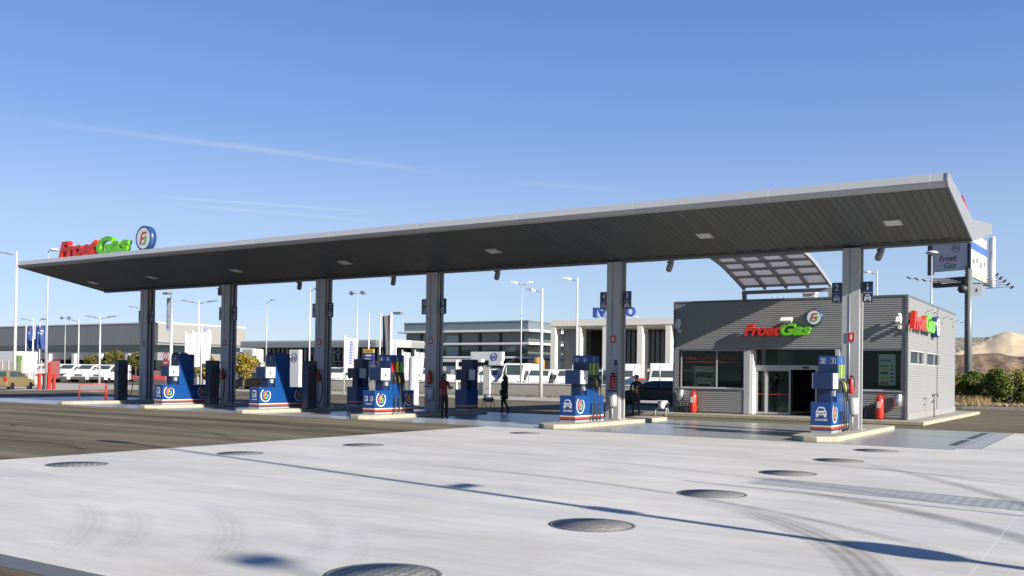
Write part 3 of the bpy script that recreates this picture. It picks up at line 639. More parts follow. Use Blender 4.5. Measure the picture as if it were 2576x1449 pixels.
# floodlight speakers hung from the canopy valley
def hung_cam(p, label, k):
    t = thing('hanging_floodlight', label, 'floodlight', (p[0], p[1], p[2]), 'floodlights hung under the canopy')
    x, y, z = p
    MB().tube([(x, y, z+.52), (x, y, z+.12)], .022, 6).build('rod', dark, t)
    mb = MB(); mb.M = Matrix.Translation((x+.05, y, z)) @ Matrix.Rotation(R(28), 4, 'Y') @ Matrix.Rotation(R(18), 4, 'X')
    mb.lathe([(.05, -.25), (.1, -.22), (.115, -.1), (.1, .12), (.07, .22), (.03, .25)], (0, 0, 0), 12, 0); mb.build('housing', steel, t)
    MB().box(x-.03, x+.04, y-.13, y+.13, z+.08, z+.13).build('yoke', dark, t)
for i, ((x, y), nm) in enumerate(zip([(552, 732), (752, 717), (988, 705), (1249, 690), (1683, 668), (2210, 638)], ['left of the fifth column', 'between the fourth and fifth columns', 'left of the third column', 'right of the third column', 'above the shop window, right of the second column', 'right of the nearest column'])):
    q = pY(x, y, 32.2); hung_cam(q, f'dark floodlight hanging under the canopy {nm}', i)

# ------------------------------------------------------------------ lettering signs
def brand_letters(name, label, face, c, w, h, depth, legs=None):
    """c = centre, red word then green word in leaning rounded letters"""
    t = thing(name, label, 'sign', c); g = on(face, c)
    w1 = w*.56
    for word, mm_, u0, ww, hh, dv, nm in (('Froet', redl, -w/2+w1/2, w1, h*.98, 0, 'red_letters'), ('Gas', greenl, w/2-(w-w1)/2, (w-w1)*1.02, h, h*.03, 'green_letters')):
        mb = MB(); vs, fs = text_mesh(word, w=ww, h=hh, depth=depth, shear=.3, bold=.022, bevel=.02)
        mb.add([g(u+u0, v+dv, d) for u, v, d in vs], fs); mb.build(nm, mm_, t)
    return t, g
def roundel(label, face, c, r, depth, mast=0, name='round_sign'):
    t = thing(name, label, 'sign', c); g = on(face, c)
    ax = {'-y': 'y', '+x': 'x', '+y': 'y'}[face]; s = {'-y': -1, '+x': 1, '+y': 1}[face]
    MB().lathe([(r*.9, 0), (r, .01*s), (r, depth*s), (r*.86, depth*s*1.03), (r*.85, depth*s*.99)], c, 32, 0, ax).build('rim', mat('rim blue', (.02, .07, .2), .3), t)
    MB().lathe([(r*.84, depth*s*.9), (r*.84, depth*s*1.02)], c, 32, 0, ax).build('disc', white, t)
    mb = MB(); emblem(mb, face, g(0, 0, depth*1.02), r*1.0, 0, 1, .008, .002); mb.build('emblem', [mat('emblem red', (.45, .06, .02), .4), greenp], t)
    return t
# on the canopy roof
t, g = brand_letters('roof_sign', 'big red and green leaning letters standing on the left end of the canopy roof', '-y', (-40.05, 26.25, 7.31), 5.4, .82, .22)
for u in (-2.4, -1.5, -.6, .3, 1.2, 2.1): MB().box(-40.05+u-.03, -40.05+u+.03, 26.1, 26.3, 6.80, 6.95).build('stand', dark, t)
MB().box(-42.6, -37.5, 26.16, 26.22, 6.9, 6.95).build('rail', dark, t)
t = roundel('round white sign with blue rim and two-colour emblem on the canopy roof', '-y', (-36.25, 26.3, 7.47), .55, .28)
MB().box(-36.35, -36.15, 26.05, 26.25, 6.78, 6.94).build('stand', dark, t)
t, g = brand_letters('roof_sign', 'red letters of the rear roof sign seen over the right end of the canopy', '+y', (-6.9, 34.3, 7.42), 5.4, .86, .2)
for u in (-2.4, -1.2, 0, 1.2, 2.4): MB().box(-6.9+u-.03, -6.9+u+.03, 34.3, 34.45, 6.76, 7.02).build('stand', dark, t)

# ------------------------------------------------------------------ shop building
BX0, BX1, BY0, BY1, BZ, GZ = -16.5, -6.94, 38.57, 50.84, 4.95, .17
cladf = mat('ribbed cladding', (.285, .29, .295), .5, .0, .04, .7)
cladd = mat('trim grey', (.16, .17, .19), .5, .2, .04)
shop = thing('shop_building', 'low grey ribbed metal service station shop with glass front', 'shop', ((BX0+BX1)/2, (BY0+BY1)/2, GZ))
def ribs(z0, z1, pitch=.085, dep=.013):
    pr = []; z = z0
    while z < z1-1e-6:
        for f, o in ((0, 0), (.45, 0), (.55, dep), (.9, dep)):
            zz = z+f*pitch
            if zz < z1: pr.append((zz, o))
        z += pitch
    pr.append((z1, 0)); return pr
def ribbed(mb, face, a, b, pl, z0, z1, m=0):
    pr = ribs(z0, z1); vs = []; fs = []
    for z, o in pr:
        for u in (a, b): vs.append((u, pl-o, z) if face == '-y' else ((pl+o, u, z) if face == '+x' else (pl-o, u, z)))
    for i in range(len(pr)-1): fs.append((2*i, 2*i+1, 2*i+3, 2*i+2))
    mb.add(vs, fs, m)
mb = MB()
ribbed(mb, '-y', BX0, BX1, BY0, 2.87, 4.9); ribbed(mb, '-y', BX0+.02, -13.36, BY0, GZ+.03, 1.19); ribbed(mb, '-y', -9.5, BX1, BY0, GZ+.03, 1.22)
ribbed(mb, '-y', BX0, BX0+.24, BY0, 1.191, 2.869); ribbed(mb, '-y', -7.12, BX1, BY0, 1.221, 2.869)
# side wall in pieces round the two small windows
SW = [(39.2, 42.25), (42.85, 46.2)]; wz0, wz1 = 2.3, 2.86
ribbed(mb, '+x', BY0, BY1, BX1, GZ+.25, wz0); ribbed(mb, '+x', BY0, BY1, BX1, wz1, 4.9)
for a, b in ((BY0, SW[0][0]), (SW[0][1], SW[1][0]), (SW[1][1], BY1)): ribbed(mb, '+x', a, b, BX1, wz0, wz1)
mb.build('cladding', cladf, shop, fix=False)
mb = MB().box(BX0-.03, BX1+.03, BY0-.03, BY1+.03, 4.9, 4.97); mb.build('parapet_cap', cladd, shop)
for bx_ in ((BX1-.06, BX1+.035, BY0-.035, BY0+.04), (BX0-.03, BX0+.07, BY0-.03, BY0+.05), (BX1+.001, BX1+.03, 45.45, 45.53)): MB().box(*bx_, GZ, 4.899).build('corner_trim', cladd, shop)
MB().box(BX1-.02, BX1+.045, BY0+.05, BY1, GZ-.02, GZ+.25).build('plinth', mat('plinth concrete', (.27, .27, .265), .8, 0, .1), shop)
mb = MB()  # solid walls behind the cladding
th = .18
mb.box(BX0+.01, BX1-.01, BY0+.01, BY0+th, 2.875, 4.88); mb.box(BX0+.03, -13.37, BY0+.01, BY0+th, GZ, 1.185); mb.box(-9.49, BX1-.01, BY0+.01, BY0+th, GZ, 1.215)
mb.box(BX1-th, BX1-.01, BY0+th+.002, BY1-.01, GZ, wz0-.005); mb.box(BX1-th, BX1-.01, BY0+th+.002, BY1-.01, wz1+.005, 4.88)
for a, b in ((BY0+th+.002, SW[0][0]), (SW[0][1], SW[1][0]), (SW[1][1], BY1-.01)): mb.box(BX1-th, BX1-.01, a, b, wz0-.004, wz1+.004)
mb.box(BX0+.01, BX1-.01, BY1-th, BY1-.012, GZ, 4.88)
mb.box(BX0+.01, BX0+th, BY0+th+.002, 39.3, GZ, 4.88); mb.box(BX0+.01, BX0+th, 43.6, BY1-th-.002, GZ, 4.88); mb.box(BX0+.01, BX0+th, 39.302, 43.598, 2.8, 4.88); mb.box(BX0+.01, BX0+th, 39.302, 43.598, GZ, 1.2)
mb.build('wall', mat('inner wall', (.12, .12, .115), .8, 0, .05), shop)
MB().box(BX0+.2, BX1-.2, BY0+.2, BY1-.2, 4.6, 4.85).build('roof', mat('roof membrane', (.3, .3, .3), .9), shop)
MB().box(BX0+.2, BX1-.2, BY0+.19, BY1-.2, GZ-.02, GZ+.01).build('floor', mat('shop floor', (.12, .12, .11), .4), shop)
MB().box(BX0+.2, BX1-.2, BY0+.19, BY1-.2, 2.95, 3.0).build('ceiling', mat('ceiling tiles', (.14, .14, .14), .9), shop)
frm = mat('window frame', (.52, .53, .54), .45, .2, .04)
def window(xa, xb, za, zb, y, mull=(), nm='window'):
    mb = MB(); f = .05
    mb.box(xa, xb, y-.03, y+.03, za, za+f); mb.box(xa, xb, y-.03, y+.03, zb-f, zb); mb.box(xa, xa+f, y-.03, y+.03, za+f+.001, zb-f-.001); mb.box(xb-f, xb, y-.03, y+.03, za+f+.001, zb-f-.001)
    for q in mull: mb.box(q-.025, q+.025, y-.028, y+.028, za+f+.001, zb-f-.001)
    o = mb.build(nm, frm, shop)
    MB().box(xa+f-.005, xb-f+.005, y-.004, y+.004, za+f-.005, zb-f+.005).build('pane', pane, o); return o
w1 = window(-16.24, -13.38, 1.22, 2.868, BY0+.16, (-14.6,))
MB().box(-16.3, -13.36, BY0-.05, BY0+.12, 1.19, 1.222).build('sill', frm, w1)
mb = MB(); put_text(mb, 'AUTOSERVICIO', '-y', (-14.85, BY0+.15, 2.52), 0, w=2.3, h=.16, depth=.004, bold=.01); mb.box(-16.0, -13.6, BY0+.146, BY0+.15, 2.33, 2.36); mb.build('window_lettering', mat('dull red film', (.28, .04, .03), .5), w1)
w2 = window(-9.42, -7.13, 1.25, 2.868, BY0+.16, ())
MB().box(-9.5, -7.1, BY0-.05, BY0+.12, 1.222, 1.252).build('sill', frm, w2)
MB().box(BX0+.07, BX0+.1, 39.3, 43.6, 1.2, 2.8).build('side_pane', pane, shop)
MB().box(-13.35, -13.08, BY0-.03, BY0+.3, GZ, 2.867).build('pilaster', frm, shop, bevel=.01)
MB().box(-13.075, -12.97, BY0+.02, BY0+.62, GZ, 2.866).build('pilaster', white, shop, bevel=.008)
MB().box(-9.62, -9.44, BY0-.03, BY0+.4, GZ, 2.867).build('pilaster', frm, shop, bevel=.01)
DY = BY0+.45
en = MB().box(-12.96, -9.64, DY-.09, DY+.09, 2.05, 2.23).build('door_header', frm, shop, bevel=.01)
MB().box(-12.96, -9.64, DY-.004, DY+.004, 2.24, 2.865).build('transom_pane', pane, shop)
MB().box(-11.0, -10.75, DY-.14, DY-.092, 2.09, 2.17).build('door_sensor', dark, en)
def leaf(xa, xb, dy):
    d = MB()
    d.box(xa, xa+.06, DY+dy-.02, DY+dy+.02, GZ+.02, 2.045); d.box(xb-.06, xb, DY+dy-.02, DY+dy+.02, GZ+.02, 2.045); d.box(xa+.061, xb-.061, DY+dy-.019, DY+dy+.019, GZ+.02, GZ+.1); d.box(xa+.061, xb-.061, DY+dy-.019, DY+dy+.019, 1.99, 2.044)
    o = d.build('door', frm, shop); MB().box(xa+.055, xb-.055, DY+dy-.004, DY+dy+.004, GZ+.09, 2.0).build('pane', pane, o)
    MB().box(xa+.061, xb-.061, DY+dy-.006, DY+dy-.0045, 1.0, 1.03).build('door_strip', red, o)
leaf(-12.95, -12.53, -.03); leaf(-12.53, -11.53, .03); leaf(-10.5, -9.66, -.03)
# side windows
for a, b in SW:
    mb = MB(); x = BX1-.05
    mb.box(x-.03, x+.06, a, b, wz0, wz0+.05); mb.box(x-.03, x+.055, a, b, wz1-.05, wz1); mb.box(x-.03, x+.055, a, a+.07, wz0+.051, wz1-.051); mb.box(x-.03, x+.055, b-.07, b, wz0+.051, wz1-.051); mb.box(x-.03, x+.03, (a+b)/2+.4, (a+b)/2+.46, wz0+.051, wz1-.051)
    o = mb.build('side_window', frm, shop); MB().box(x-.028, x-.02, a+.06, b-.06, wz0+.045, wz1-.045).build('pane', pane2, o)
# things inside
mb = MB().box(-15.9, -13.6, 42.2, 42.8, GZ+.01, 1.9).box(-15.8, -13.7, 42.05, 42.19, .9, .93).box(-15.8, -13.7, 42.05, 42.19, 1.35, 1.38)
tag(mb.build('shop_shelf', mat('shelf dark', (.05, .055, .05), .6, 0, .3, 5)), 'dark display shelf inside the shop behind the left window', 'shelf')
mb = MB().box(-12.88, -12.74, 39.5, 43.5, GZ+.01, 2.9)
tag(mb.build('shop_partition', offw), 'pale partition wall inside the shop entrance', 'partition')
mb = MB().box(-11.3, -8.6, 43.5, 44.1, GZ+.01, 1.15).box(-11.4, -8.5, 43.4, 44.2, 1.151, 1.2)
tag(mb.build('shop_counter', mat('counter wood', (.09, .06, .04), .5)), 'dark counter inside the shop behind the doors', 'counter')
mb = MB().box(-9.2, -7.3, 40.6, 41.1, GZ+.01, 1.5)
tag(mb.build('shop_cooler', mat('cooler', (.1, .11, .12), .4)), 'dark cooler cabinet inside the right window', 'cooler')
# price poster in the right window
t = thing('window_poster', 'white price poster with green, yellow and red bands in the right window', 'poster', (-7.72, BY0+.3, 1.45))
px0, px1 = -8.02, -7.4; py = BY0+.26
MB().box(px0, px1, py-.01, py+.01, 1.47, 2.68).build('board', mat('poster white', (.62, .66, .66), .5), t)
mb = MB()
for z0, z1, m_, a in ((2.42, 2.47, 3, .42), (2.18, 2.26, 0, .3), (2.06, 2.14, 1, .3), (1.9, 2.0, 2, .3), (1.68, 1.8, 1, .3), (1.5, 1.62, 4, .3)): mb.box(px0+.06, px0+.06+a, py-.014, py-.0105, z0, z1, m_)
for k in range(5): mb.box(px0+.42, px0+.55, py-.014, py-.0105, 1.6+k*.15, 1.66+k*.15, 3)
mb.build('price_rows', [greenp, mat('lime', (.5, .6, .05), .5), mat('dark green', (.03, .1, .07), .5), navy, mat('brick', (.4, .1, .06), .5)], t)

# signs and lamps on the shop
t, g = brand_letters('wall_sign', 'red and green leaning letters on the front of the shop', '-y', (-11.9, BY0-.15, 3.66), 2.75, .50, .16)
MB().box(-13.1, -10.6, BY0-.149, BY0-.02, 3.55, 3.68).build('backing_rail', dark, t)
t = roundel('round white sign with dark blue rim on the front of the shop', '-y', (-10.42, BY0-.03, 4.15), .33, .15)
sy0, sy1 = pX(2296, 830, BX1+.22).y, pX(2350, 830, BX1+.22).y
t, g = brand_letters('wall_sign', 'red and green letters on the right side wall of the shop', '+x', (BX1+.1, (sy0+sy1)/2, 4.0), sy1-sy0, .72, .18)
MB().box(BX1+.02, BX1+.099, sy0+.2, sy1-.2, 3.93, 3.99).build('backing_rail', dark, t)
t = roundel('round white sign with blue rim on the right side wall of the shop', '+x', (BX1+.04, pX(2357, 830, BX1+.2).y, 3.98), .45, .22)
def wall_lamp(x, z, label, big=False):
    t = thing('wall_floodlight', label, 'wall lamp', (x, BY0-.1, z), 'white floodlights on the shop front')
    MB().box(x-.03, x+.03, BY0-.2, BY0-.022, z-.04, z+.04).build('arm', white, t)
    mb = MB(); mb.M = Matrix.Translation((x, BY0-.3, z)) @ Matrix.Rotation(R(-35 if not big else -50), 4, 'X')
    if big: mb.box(-.24, .24, -.06, .06, -.12, .12)
    else: mb.box(-.1, .1, -.09, .09, -.16, .16)
    mb.build('lamp_head', white, t, bevel=.015)
    if not big: MB().lathe([(.1, 0), (.09, .06), (.01, .1)], (x, BY0-.25, z+.17), 12).build('cap', white, t); MB().box(x-.05, x+.05, BY0-.22, BY0-.023, z-.34, z-.2).build('junction_box', offw, t)
wall_lamp(-11.5, 4.06, 'flat white floodlight above the letters on the shop front', True); wall_lamp(-7.2, 3.98, 'white wall floodlight near the right corner of the shop front'); wall_lamp(-16.22, 3.95, 'white wall floodlight in shade at the left corner of the shop front')
for y, nm in ((42.26, 'first'), (46.73, 'middle'), (49.98, 'last')):
    t = thing('wall_bracket_lamp', f'small {nm} of three bracket lamps above the side wall letters, counted from the corner', 'wall lamp', (BX1+.02, y, 4.4), 'bracket lamps on the side wall')
    MB().tube([(BX1+.025, y, 4.5), (BX1+.3, y, 4.62), (BX1+.42, y, 4.52)], .015, 6).build('arm', galv, t); MB().box(BX1+.36, BX1+.5, y-.1, y+.1, 4.46, 4.51).build('lamp_head', galv, t)
# extinguishers, bins, hoses along the shop front
def big_ext(x, y, label):
    t = thing('trolley_extinguisher', label, 'fire extinguisher', (x, y, .15), 'large red wheeled extinguishers by the shop')
    MB().lathe([(.12, 0), (.15, .03), (.16, .1), (.16, .72), (.12, .82), (.05, .87), (.05, .93)], (x, y, .17), 20).build('cylinder', mat('extinguisher red', (.62, .035, .015), .3), t)
    MB().box(x-.06, x+.1, y-.03, y+.03, 1.1, 1.15).build('valve', red, t)
    MB().tube([(x+.08, y, 1.12), (x+.2, y-.02, 1.15), (x+.22, y-.02, .8), (x+.19, y-.03, .45)], .015, 6).build('hose', black, t)
    MB().tube([(x-.14, y+.12, .3), (x-.14, y+.14, 1.12), (x+.14, y+.14, 1.12), (x+.14, y+.12, .3)], .014, 6).build('handle', red, t)
    for q in (-1, 1): MB().lathe([(.09, 0), (.1, .01), (.1, .035), (.09, .045)], (x+q*.17-.02, y+.1, .255), 12, 0, 'x').build('wheel', black, t)
    mb = MB(); mb.box(x-.06, x+.06, y-.168, y-.15, .6, .85); mb.build('label_plate', offw, t)
big_ext(-15.45, BY0-.35, 'big red trolley extinguisher under the left shop window'); big_ext(-7.85, BY0-.35, 'big red trolley extinguisher under the right shop window')
def wall_bin(x, label):
    t = thing('litter_bin', label, 'litter bin', (x, BY0-.22, .66), 'wall bins on the shop front')
    MB().lathe([(.15, 0), (.17, .03), (.17, .46), (.15, .48), (.15, .42), (.01, .42)], (x, BY0-.22, .66), 18).build('body', chrome, t); MB().box(x-.06, x+.06, BY0-.06, BY0-.02, .8, 1.0).build('bracket', dark, t)
wall_bin(-16.1, 'shiny wall bin at the left corner of the shop front'); wall_bin(-7.22, 'white wall bin at the right corner of the shop front')
def coil(x, label):
    mb = MB(); pts = []
    for i in range(120):
        a = i/120*6*2*math.pi; pts.append((x-.5+i/120*.9, BY0-.15+.09*math.sin(a), .42+.24*math.cos(a)))
    mb.tube(pts, .014, 6); o = mb.build('coiled_hose', black); tag(o, label, 'hose', 'coiled hoses by the shop wall')
coil(-15.75, 'loose black coiled hose by the left trolley extinguisher'); coil(-8.2, 'loose black coiled hose by the right trolley extinguisher')
# tap stand at the side wall
t = thing('tap_stand', 'thin dark stand with taps beside the side wall of the shop', 'tap stand', (BX1+.35, 42.6, .15))
MB().tube([(BX1+.35, 42.6, .15), (BX1+.35, 42.6, 1.1)], .02, 8).build('post', dark, t)
for z in (.82, 1.08): MB().tube([(BX1+.35, 42.6, z), (BX1+.35, 42.3, z+.02), (BX1+.35, 42.2, z-.05)], .025, 6).build('tap', dark, t)
MB().tube([(BX1+.35, 42.62, 1.1), (BX1+.45, 42.75, 1.12), (BX1+.47, 42.8, 1.0)], .018, 6).build('hook', dark, t)
# sidewalk round the shop
swk = MB().prism([(-18.3, 37.5), (-6.15, 37.5), (-6.0, 50.6), (-6.0, 52.5), (-18.3, 52.5)], .004, .15, 'z').build('sidewalk', kerbm, bevel=.02); struct(swk)
struct(MB().prism([(-18.1, 37.68), (-6.33, 37.68), (-6.2, 50.5), (-6.2, 52.3), (-18.1, 52.3)], .1, .154, 'z').build('sidewalk_paving', paving))

# curved link roof between canopy and shop
t = thing('link_awning', 'curved glazed awning joining the canopy to the shop roof', 'awning', (-11.8, 37, 5.0))
AX0, AX1 = -13.6, -10.0
cv = [(34.6, 6.40), (35.2, 6.36), (35.8, 6.28), (36.4, 6.18), (37.0, 6.04), (37.6, 5.88), (38.2, 5.72), (38.7, 5.58), (39.25, 5.42)]
def curve(y):
    for (a, za), (b, zb) in zip(cv, cv[1:]):
        if a <= y <= b: return za+(zb-za)*(y-a)/(b-a)
    return cv[-1][1]
NB = 4; bay = (AX1-AX0)/NB
for i in range(NB+1):
    x = AX0+bay*i; P = [(y, z) for y, z in cv]+[(y, z+.16) for y, z in reversed(cv)]
    MB().prism(P, x-.05, x+.05, 'x').build('rib', steel, t)
rows = [34.75, 35.6, 36.45, 37.25, 38.05, 39.1]
for y in rows:
    z = curve(y); MB().box(AX0+.051, AX1-.051, y-.06, y+.06, z+.05, z+.15).build('purlin', steel, t)
poly = bpy.data.materials.new('opal panel'); poly.use_nodes = True
pt = poly.node_tree; pt.nodes.clear(); pd = pt.nodes.new('ShaderNodeBsdfDiffuse'); pd.inputs[0].default_value = (.46, .46, .49, 1); ptl = pt.nodes.new('ShaderNodeBsdfTranslucent'); ptl.inputs[0].default_value = (.42, .41, .45, 1); pa = pt.nodes.new('ShaderNodeMixShader'); pa.inputs[0].default_value = .35; po = pt.nodes.new('ShaderNodeOutputMaterial'); pt.links.new(pd.outputs[0], pa.inputs[1]); pt.links.new(ptl.outputs[0], pa.inputs[2]); pt.links.new(pa.outputs[0], po.inputs[0])
for i in range(NB):
    mb = MB(); a, b = AX0+bay*i+.04, AX0+bay*(i+1)-.04
    for (ya, za), (yb, zb) in zip(cv, cv[1:]): mb.sheet([(a, ya, za+.165), (b, ya, za+.165), (b, yb, zb+.165), (a, yb, zb+.165)])
    mb.build('glazing_panel', poly, t, fix=False)
MB().box(AX0-.1, AX1+.1, 39.2, 39.34, 5.25, 5.4).build('beam', steel, t)
for x in (AX0, AX1): MB().box(x-.08, x+.08, 39.19, 39.35, 4.86, 5.248).build('post', steel, t)
mb = MB().box(-11.5, -11.0, 40.6, 41.0, 4.85, 5.3); mb.box(-11.55, -10.95, 40.55, 41.05, 5.301, 5.36)
tag(mb.build('roof_vent', offw), 'pale roof vent on the shop roof under the awning beam', 'roof vent')
mb = MB()
for q in range(3): mb.tube([(-12.7+q*.25, 40.2, 4.85), (-12.7+q*.25, 40.2, 5.15), (-12.6+q*.25, 40.2, 5.2)], .02, 6)
tag(mb.build('roof_pipes', galv), 'three thin bent pipes on the shop roof', 'pipes')

# ------------------------------------------------------------------ street lamps and poles
polem = mat('white pole', (.62, .62, .62), .4, .1, .04); polgrey = mat('grey pole', (.45, .46, .47), .45, .2, .04)
headm = mat('lamp head grey', (.22, .24, .26), .4, .2, .05); headw = mat('lamp head white', (.6, .6, .58), .4)
def lamp(px, ptop, D, kind, label, pbase=None, r=.075, head=None, grp='street lamps round the station', rm=polem, ahead=1.4, up=.18):
    p = dp(px, ptop, D); bx, by, zt = p.x, p.y, p.z
    t = thing('street_lamp', label, 'street lamp', (bx, by, 0), grp)
    MB().tube([(bx, by, 0), (bx, by, zt*.5), (bx, by, zt)], [r*1.25, r, r*.6], 10).build('pole', rm, t)
    hm = head or headm
    if kind in ('left', 'right', 'double'):
        arms = {'left': [-1], 'right': [1], 'double': [-1, 1]}[kind]
        for s in arms:
            a = Vector((bx, by, zt-.35)); e = a+rgt*(s*ahead*.45); e.z += up
            ar = MB().tube([a, e], .04, 6).build('arm', headm, t)
            v = Vector((rgt.x, rgt.y, 0)).normalized(); f = Vector((-v.y, v.x, 0))
            mb = MB(); M4 = Matrix.Identity(4)
            for i in range(3): M4[i][0] = (v*s)[i]; M4[i][1] = f[i]; M4[i][3] = e[i]
            mb.M = M4 @ Matrix.Rotation(R(-8), 4, 'Y'); L = ahead*.62
            mb.add([(-.05, -.06, -.05), (L*.4, -.17, -.06), (L, -.1, -.03), (L, .1, -.03), (L*.4, .17, -.06), (-.05, .06, -.05), (-.05, -.05, .06), (L*.4, -.13, .1), (L, -.05, .03), (L, .05, .03), (L*.4, .13, .1), (-.05, .05, .06)],
                   [(0, 1, 2, 3, 4, 5), (6, 7, 8, 9, 10, 11)]+[(i, (i+1) % 6, 6+(i+1) % 6, 6+i) for i in range(6)]); mb.build('lamp_head', hm, t)
    elif kind == 'flat':
        e = p+rgt*(.35*ahead); mb = MB(); mb.lathe([(.02, .0), (.3, .03), (.42, .1), (.3, .2), (.05, .25)], (e.x, e.y, e.z), 12); mb.build('lamp_head', hm, t)
    elif kind == 'spots':
        MB().tube([p-rgt*.6, p+rgt*.6], .04, 6).build('crossbar', headm, t)
        for s in (-1, 1):
            q = p+rgt*(s*.55); mb = MB(); mb.M = Matrix.Translation(q) @ Matrix.Rotation(R(25*s), 4, 'Y'); mb.box(-.22, .22, -.16, .16, -.1, .22); mb.build('lamp_head', hm, t)
    return t
lamp(42.7, 632, 77, 'left', 'tall white street lamp at the left edge behind the gold car', r=.11, ahead=2.0)
lamp(122, 632, 79, 'flat', 'thin pale pole with a saucer lamp left of the roof letters', r=.07, head=headw, rm=polgrey)
lamp(84, 801, 116, 'left', 'short street lamp with a single arm left of the blue flags', r=.09, ahead=1.6)
lamp(101, 805, 118, 'flat', 'short street lamp with small cap between the blue flags', r=.08)
lamp(165, 800, 150, 'spots', 'thin far pole with two tiny spotlights above the warehouse', r=.06, rm=polgrey)
lamp(199, 803, 117, 'left', 'street lamp with a single arm in front of the warehouse', r=.08, ahead=1.5)
lamp(253, 794, 100, 'double', 'white double-arm street lamp by the small dark trees', r=.09, ahead=1.6)
lamp(357, 770, 112, 'left', 'street lamp half hidden behind the farthest column', r=.08, ahead=1.5)
lamp(501, 755, 90, 'double', 'white double-arm street lamp between the fifth and sixth columns', r=.1, ahead=1.7)
lamp(672, 756, 105, 'right', 'thin pole with a small upturned lamp between the fourth and fifth columns', r=.07, ahead=.9, up=.4, rm=polgrey)
lamp(781, 722, 80, 'right', 'thin pale lamp pole right behind the left side of the fourth column', r=.06, ahead=.8)
lamp(899, 738, 98, 'spots', 'tall thin pole with two lamps between the third and fourth columns', r=.08, rm=polgrey)
lamp(1313, 707, 78, 'double', 'tall thin pole with two flat lamps right of the third column', r=.06, ahead=.9, rm=polgrey, head=headw)
lamp(1364, 725, 69, 'left', 'white street lamp with one cobra head beside the cream wall', r=.12, ahead=1.1)
lamp(1453, 697, 74, 'left', 'slim white lamp pole in front of the cream building', r=.09, ahead=1.1, head=headw)
lamp(2206.5, 680, 76, 'left', 'street lamp rising behind the shop roof right of the nearest column', r=.09, ahead=1.2)
lamp(2344, 640, 62, 'flat', 'slim lamp pole behind the shop in front of the billboard', r=.07, head=headw, ahead=0, rm=polgrey)
# lamp pole with a leaning banner
p = dp(432, 735, 72); q = gp(429.5, 992)
t = thing('banner_mast', 'leaning white mast with a faint lettered banner between the farthest columns', 'banner mast', (q.x, q.y, 0))
MB().tube([(q.x, q.y, 0), (p.x, p.y, p.z)], [.13, .08], 10).build('mast', polem, t)
a = p+Vector((0, 0, -.1)); MB().tube([a, a-rgt*.5], .04, 6).build('arm', headm, t); MB().box(a.x-.9, a.x-.3, a.y-.15, a.y+.15, a.z-.05, a.z+.1).build('lamp_head', headm, t)
mb = MB(); c = dp(423, 792, 72)
for k in range(6): put_text(mb, 'RAGEOT'[k] if False else 'OIIDRA'[k], '-y', (c.x, c.y, c.z+1.05-k*.38), 0, h=.26, depth=.01)
mb.build('banner_letters', mat('grey letters', (.3, .32, .34), .6), t)
MB().box(c.x-.22, c.x+.22, c.y+.02, c.y+.03, c.z-1.2, c.z+1.3).build('banner', mat('sheer banner', (.62, .70, .80), .8), t)

# ------------------------------------------------------------------ far buildings
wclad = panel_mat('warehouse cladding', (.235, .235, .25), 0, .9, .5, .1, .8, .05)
wlit = mat('sunlit cladding', (.29, .29, .285), .6, .1, .03, .3)  # paler copy of the front cladding, sunlight put into the colour
c1 = dp(396, 812.5, 185); WY = c1.y; WX = c1.x; WZ = c1.z
t = thing('warehouse', 'long low grey ribbed warehouse with a dark window band at the far left', 'warehouse', (WX-60, WY+30, 0))
xl = pY(-60, 822, WY).x-60; WL_ = pX(616, 828, WX).y-WY
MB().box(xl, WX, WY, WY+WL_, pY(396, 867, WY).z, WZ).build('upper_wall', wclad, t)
zw = [pY(396, y, WY).z for y in (868, 886, 906, 952)]
MB().box(xl, WX-.3, WY+.6, WY+WL_-1, zw[1], pY(396, 867, WY).z-.01).build('window_band', darkglass, t)
MB().box(xl, WX-.2, WY+.3, WY+WL_-.6, zw[2], zw[1]-.01).build('lower_wall', wclad, t)
MB().box(xl, WX-1, WY+4, WY+WL_-1, .0, zw[2]-.01).build('loading_recess', mat('deep recess shade', (.02, .02, .022), .8), t)  # near-black block, the shade in the openings put into the colour
MB().box(xl, WX+.06, WY-.1, WY+WL_+.1, WZ+.001, WZ+.25).build('parapet', offw, t)
for k in range(14):
    x = WX-9-k*9.2; MB().box(x-.5, x+.5, WY-.35, WY+.29, 0, zw[1]-.3).build('pilaster', offw, t)
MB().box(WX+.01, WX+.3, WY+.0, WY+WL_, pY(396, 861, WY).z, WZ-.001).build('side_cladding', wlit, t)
MB().box(WX-1, WX-.25, WY+.5, WY+WL_-1, 0, pY(396, 861, WY).z-.02).build('side_glass', darkglass, t)
# pale roof hump behind it
p0 = dp(30, 806, 300); q0 = dp(250, 822, 300)
# dark glass showroom
c2 = dp(640, 858, 128); SY = c2.y; SZ = c2.z
x0 = pY(618, 858, SY).x-1; x1 = pY(945, 855, SY).x; SE = pX(1068, 866, x1+3.2).y
t = thing('glass_showroom', 'long low showroom of dark glass with a thin flat roof in the distance', 'showroom', ((x0+x1)/2, SY+12, 0))
roof_s = mat('roof slab grey', (.30, .31, .31), .5, .2)
pr = [(x0, SY), (x1, SY), (x1+2, SY+.7), (x1+3.2, SY+3), (x1+3.2, SE), (x0, SE)]
MB().prism(pr, SZ-.9, SZ-.25, 'z').build('roof_slab', roof_s, t); MB().prism([(a-.0, b) for a, b in pr], SZ-.249, SZ, 'z').build('roof_edge', galv, t)
pi = [(x0+.5, SY+2.2), (x1-.5, SY+2.2), (x1+1.5, SY+4), (x1+1.5, SE-.5), (x0+.5, SE-.5)]
MB().prism(pi, 0, SZ-.91, 'z').build('glass_wall', darkglass, t)
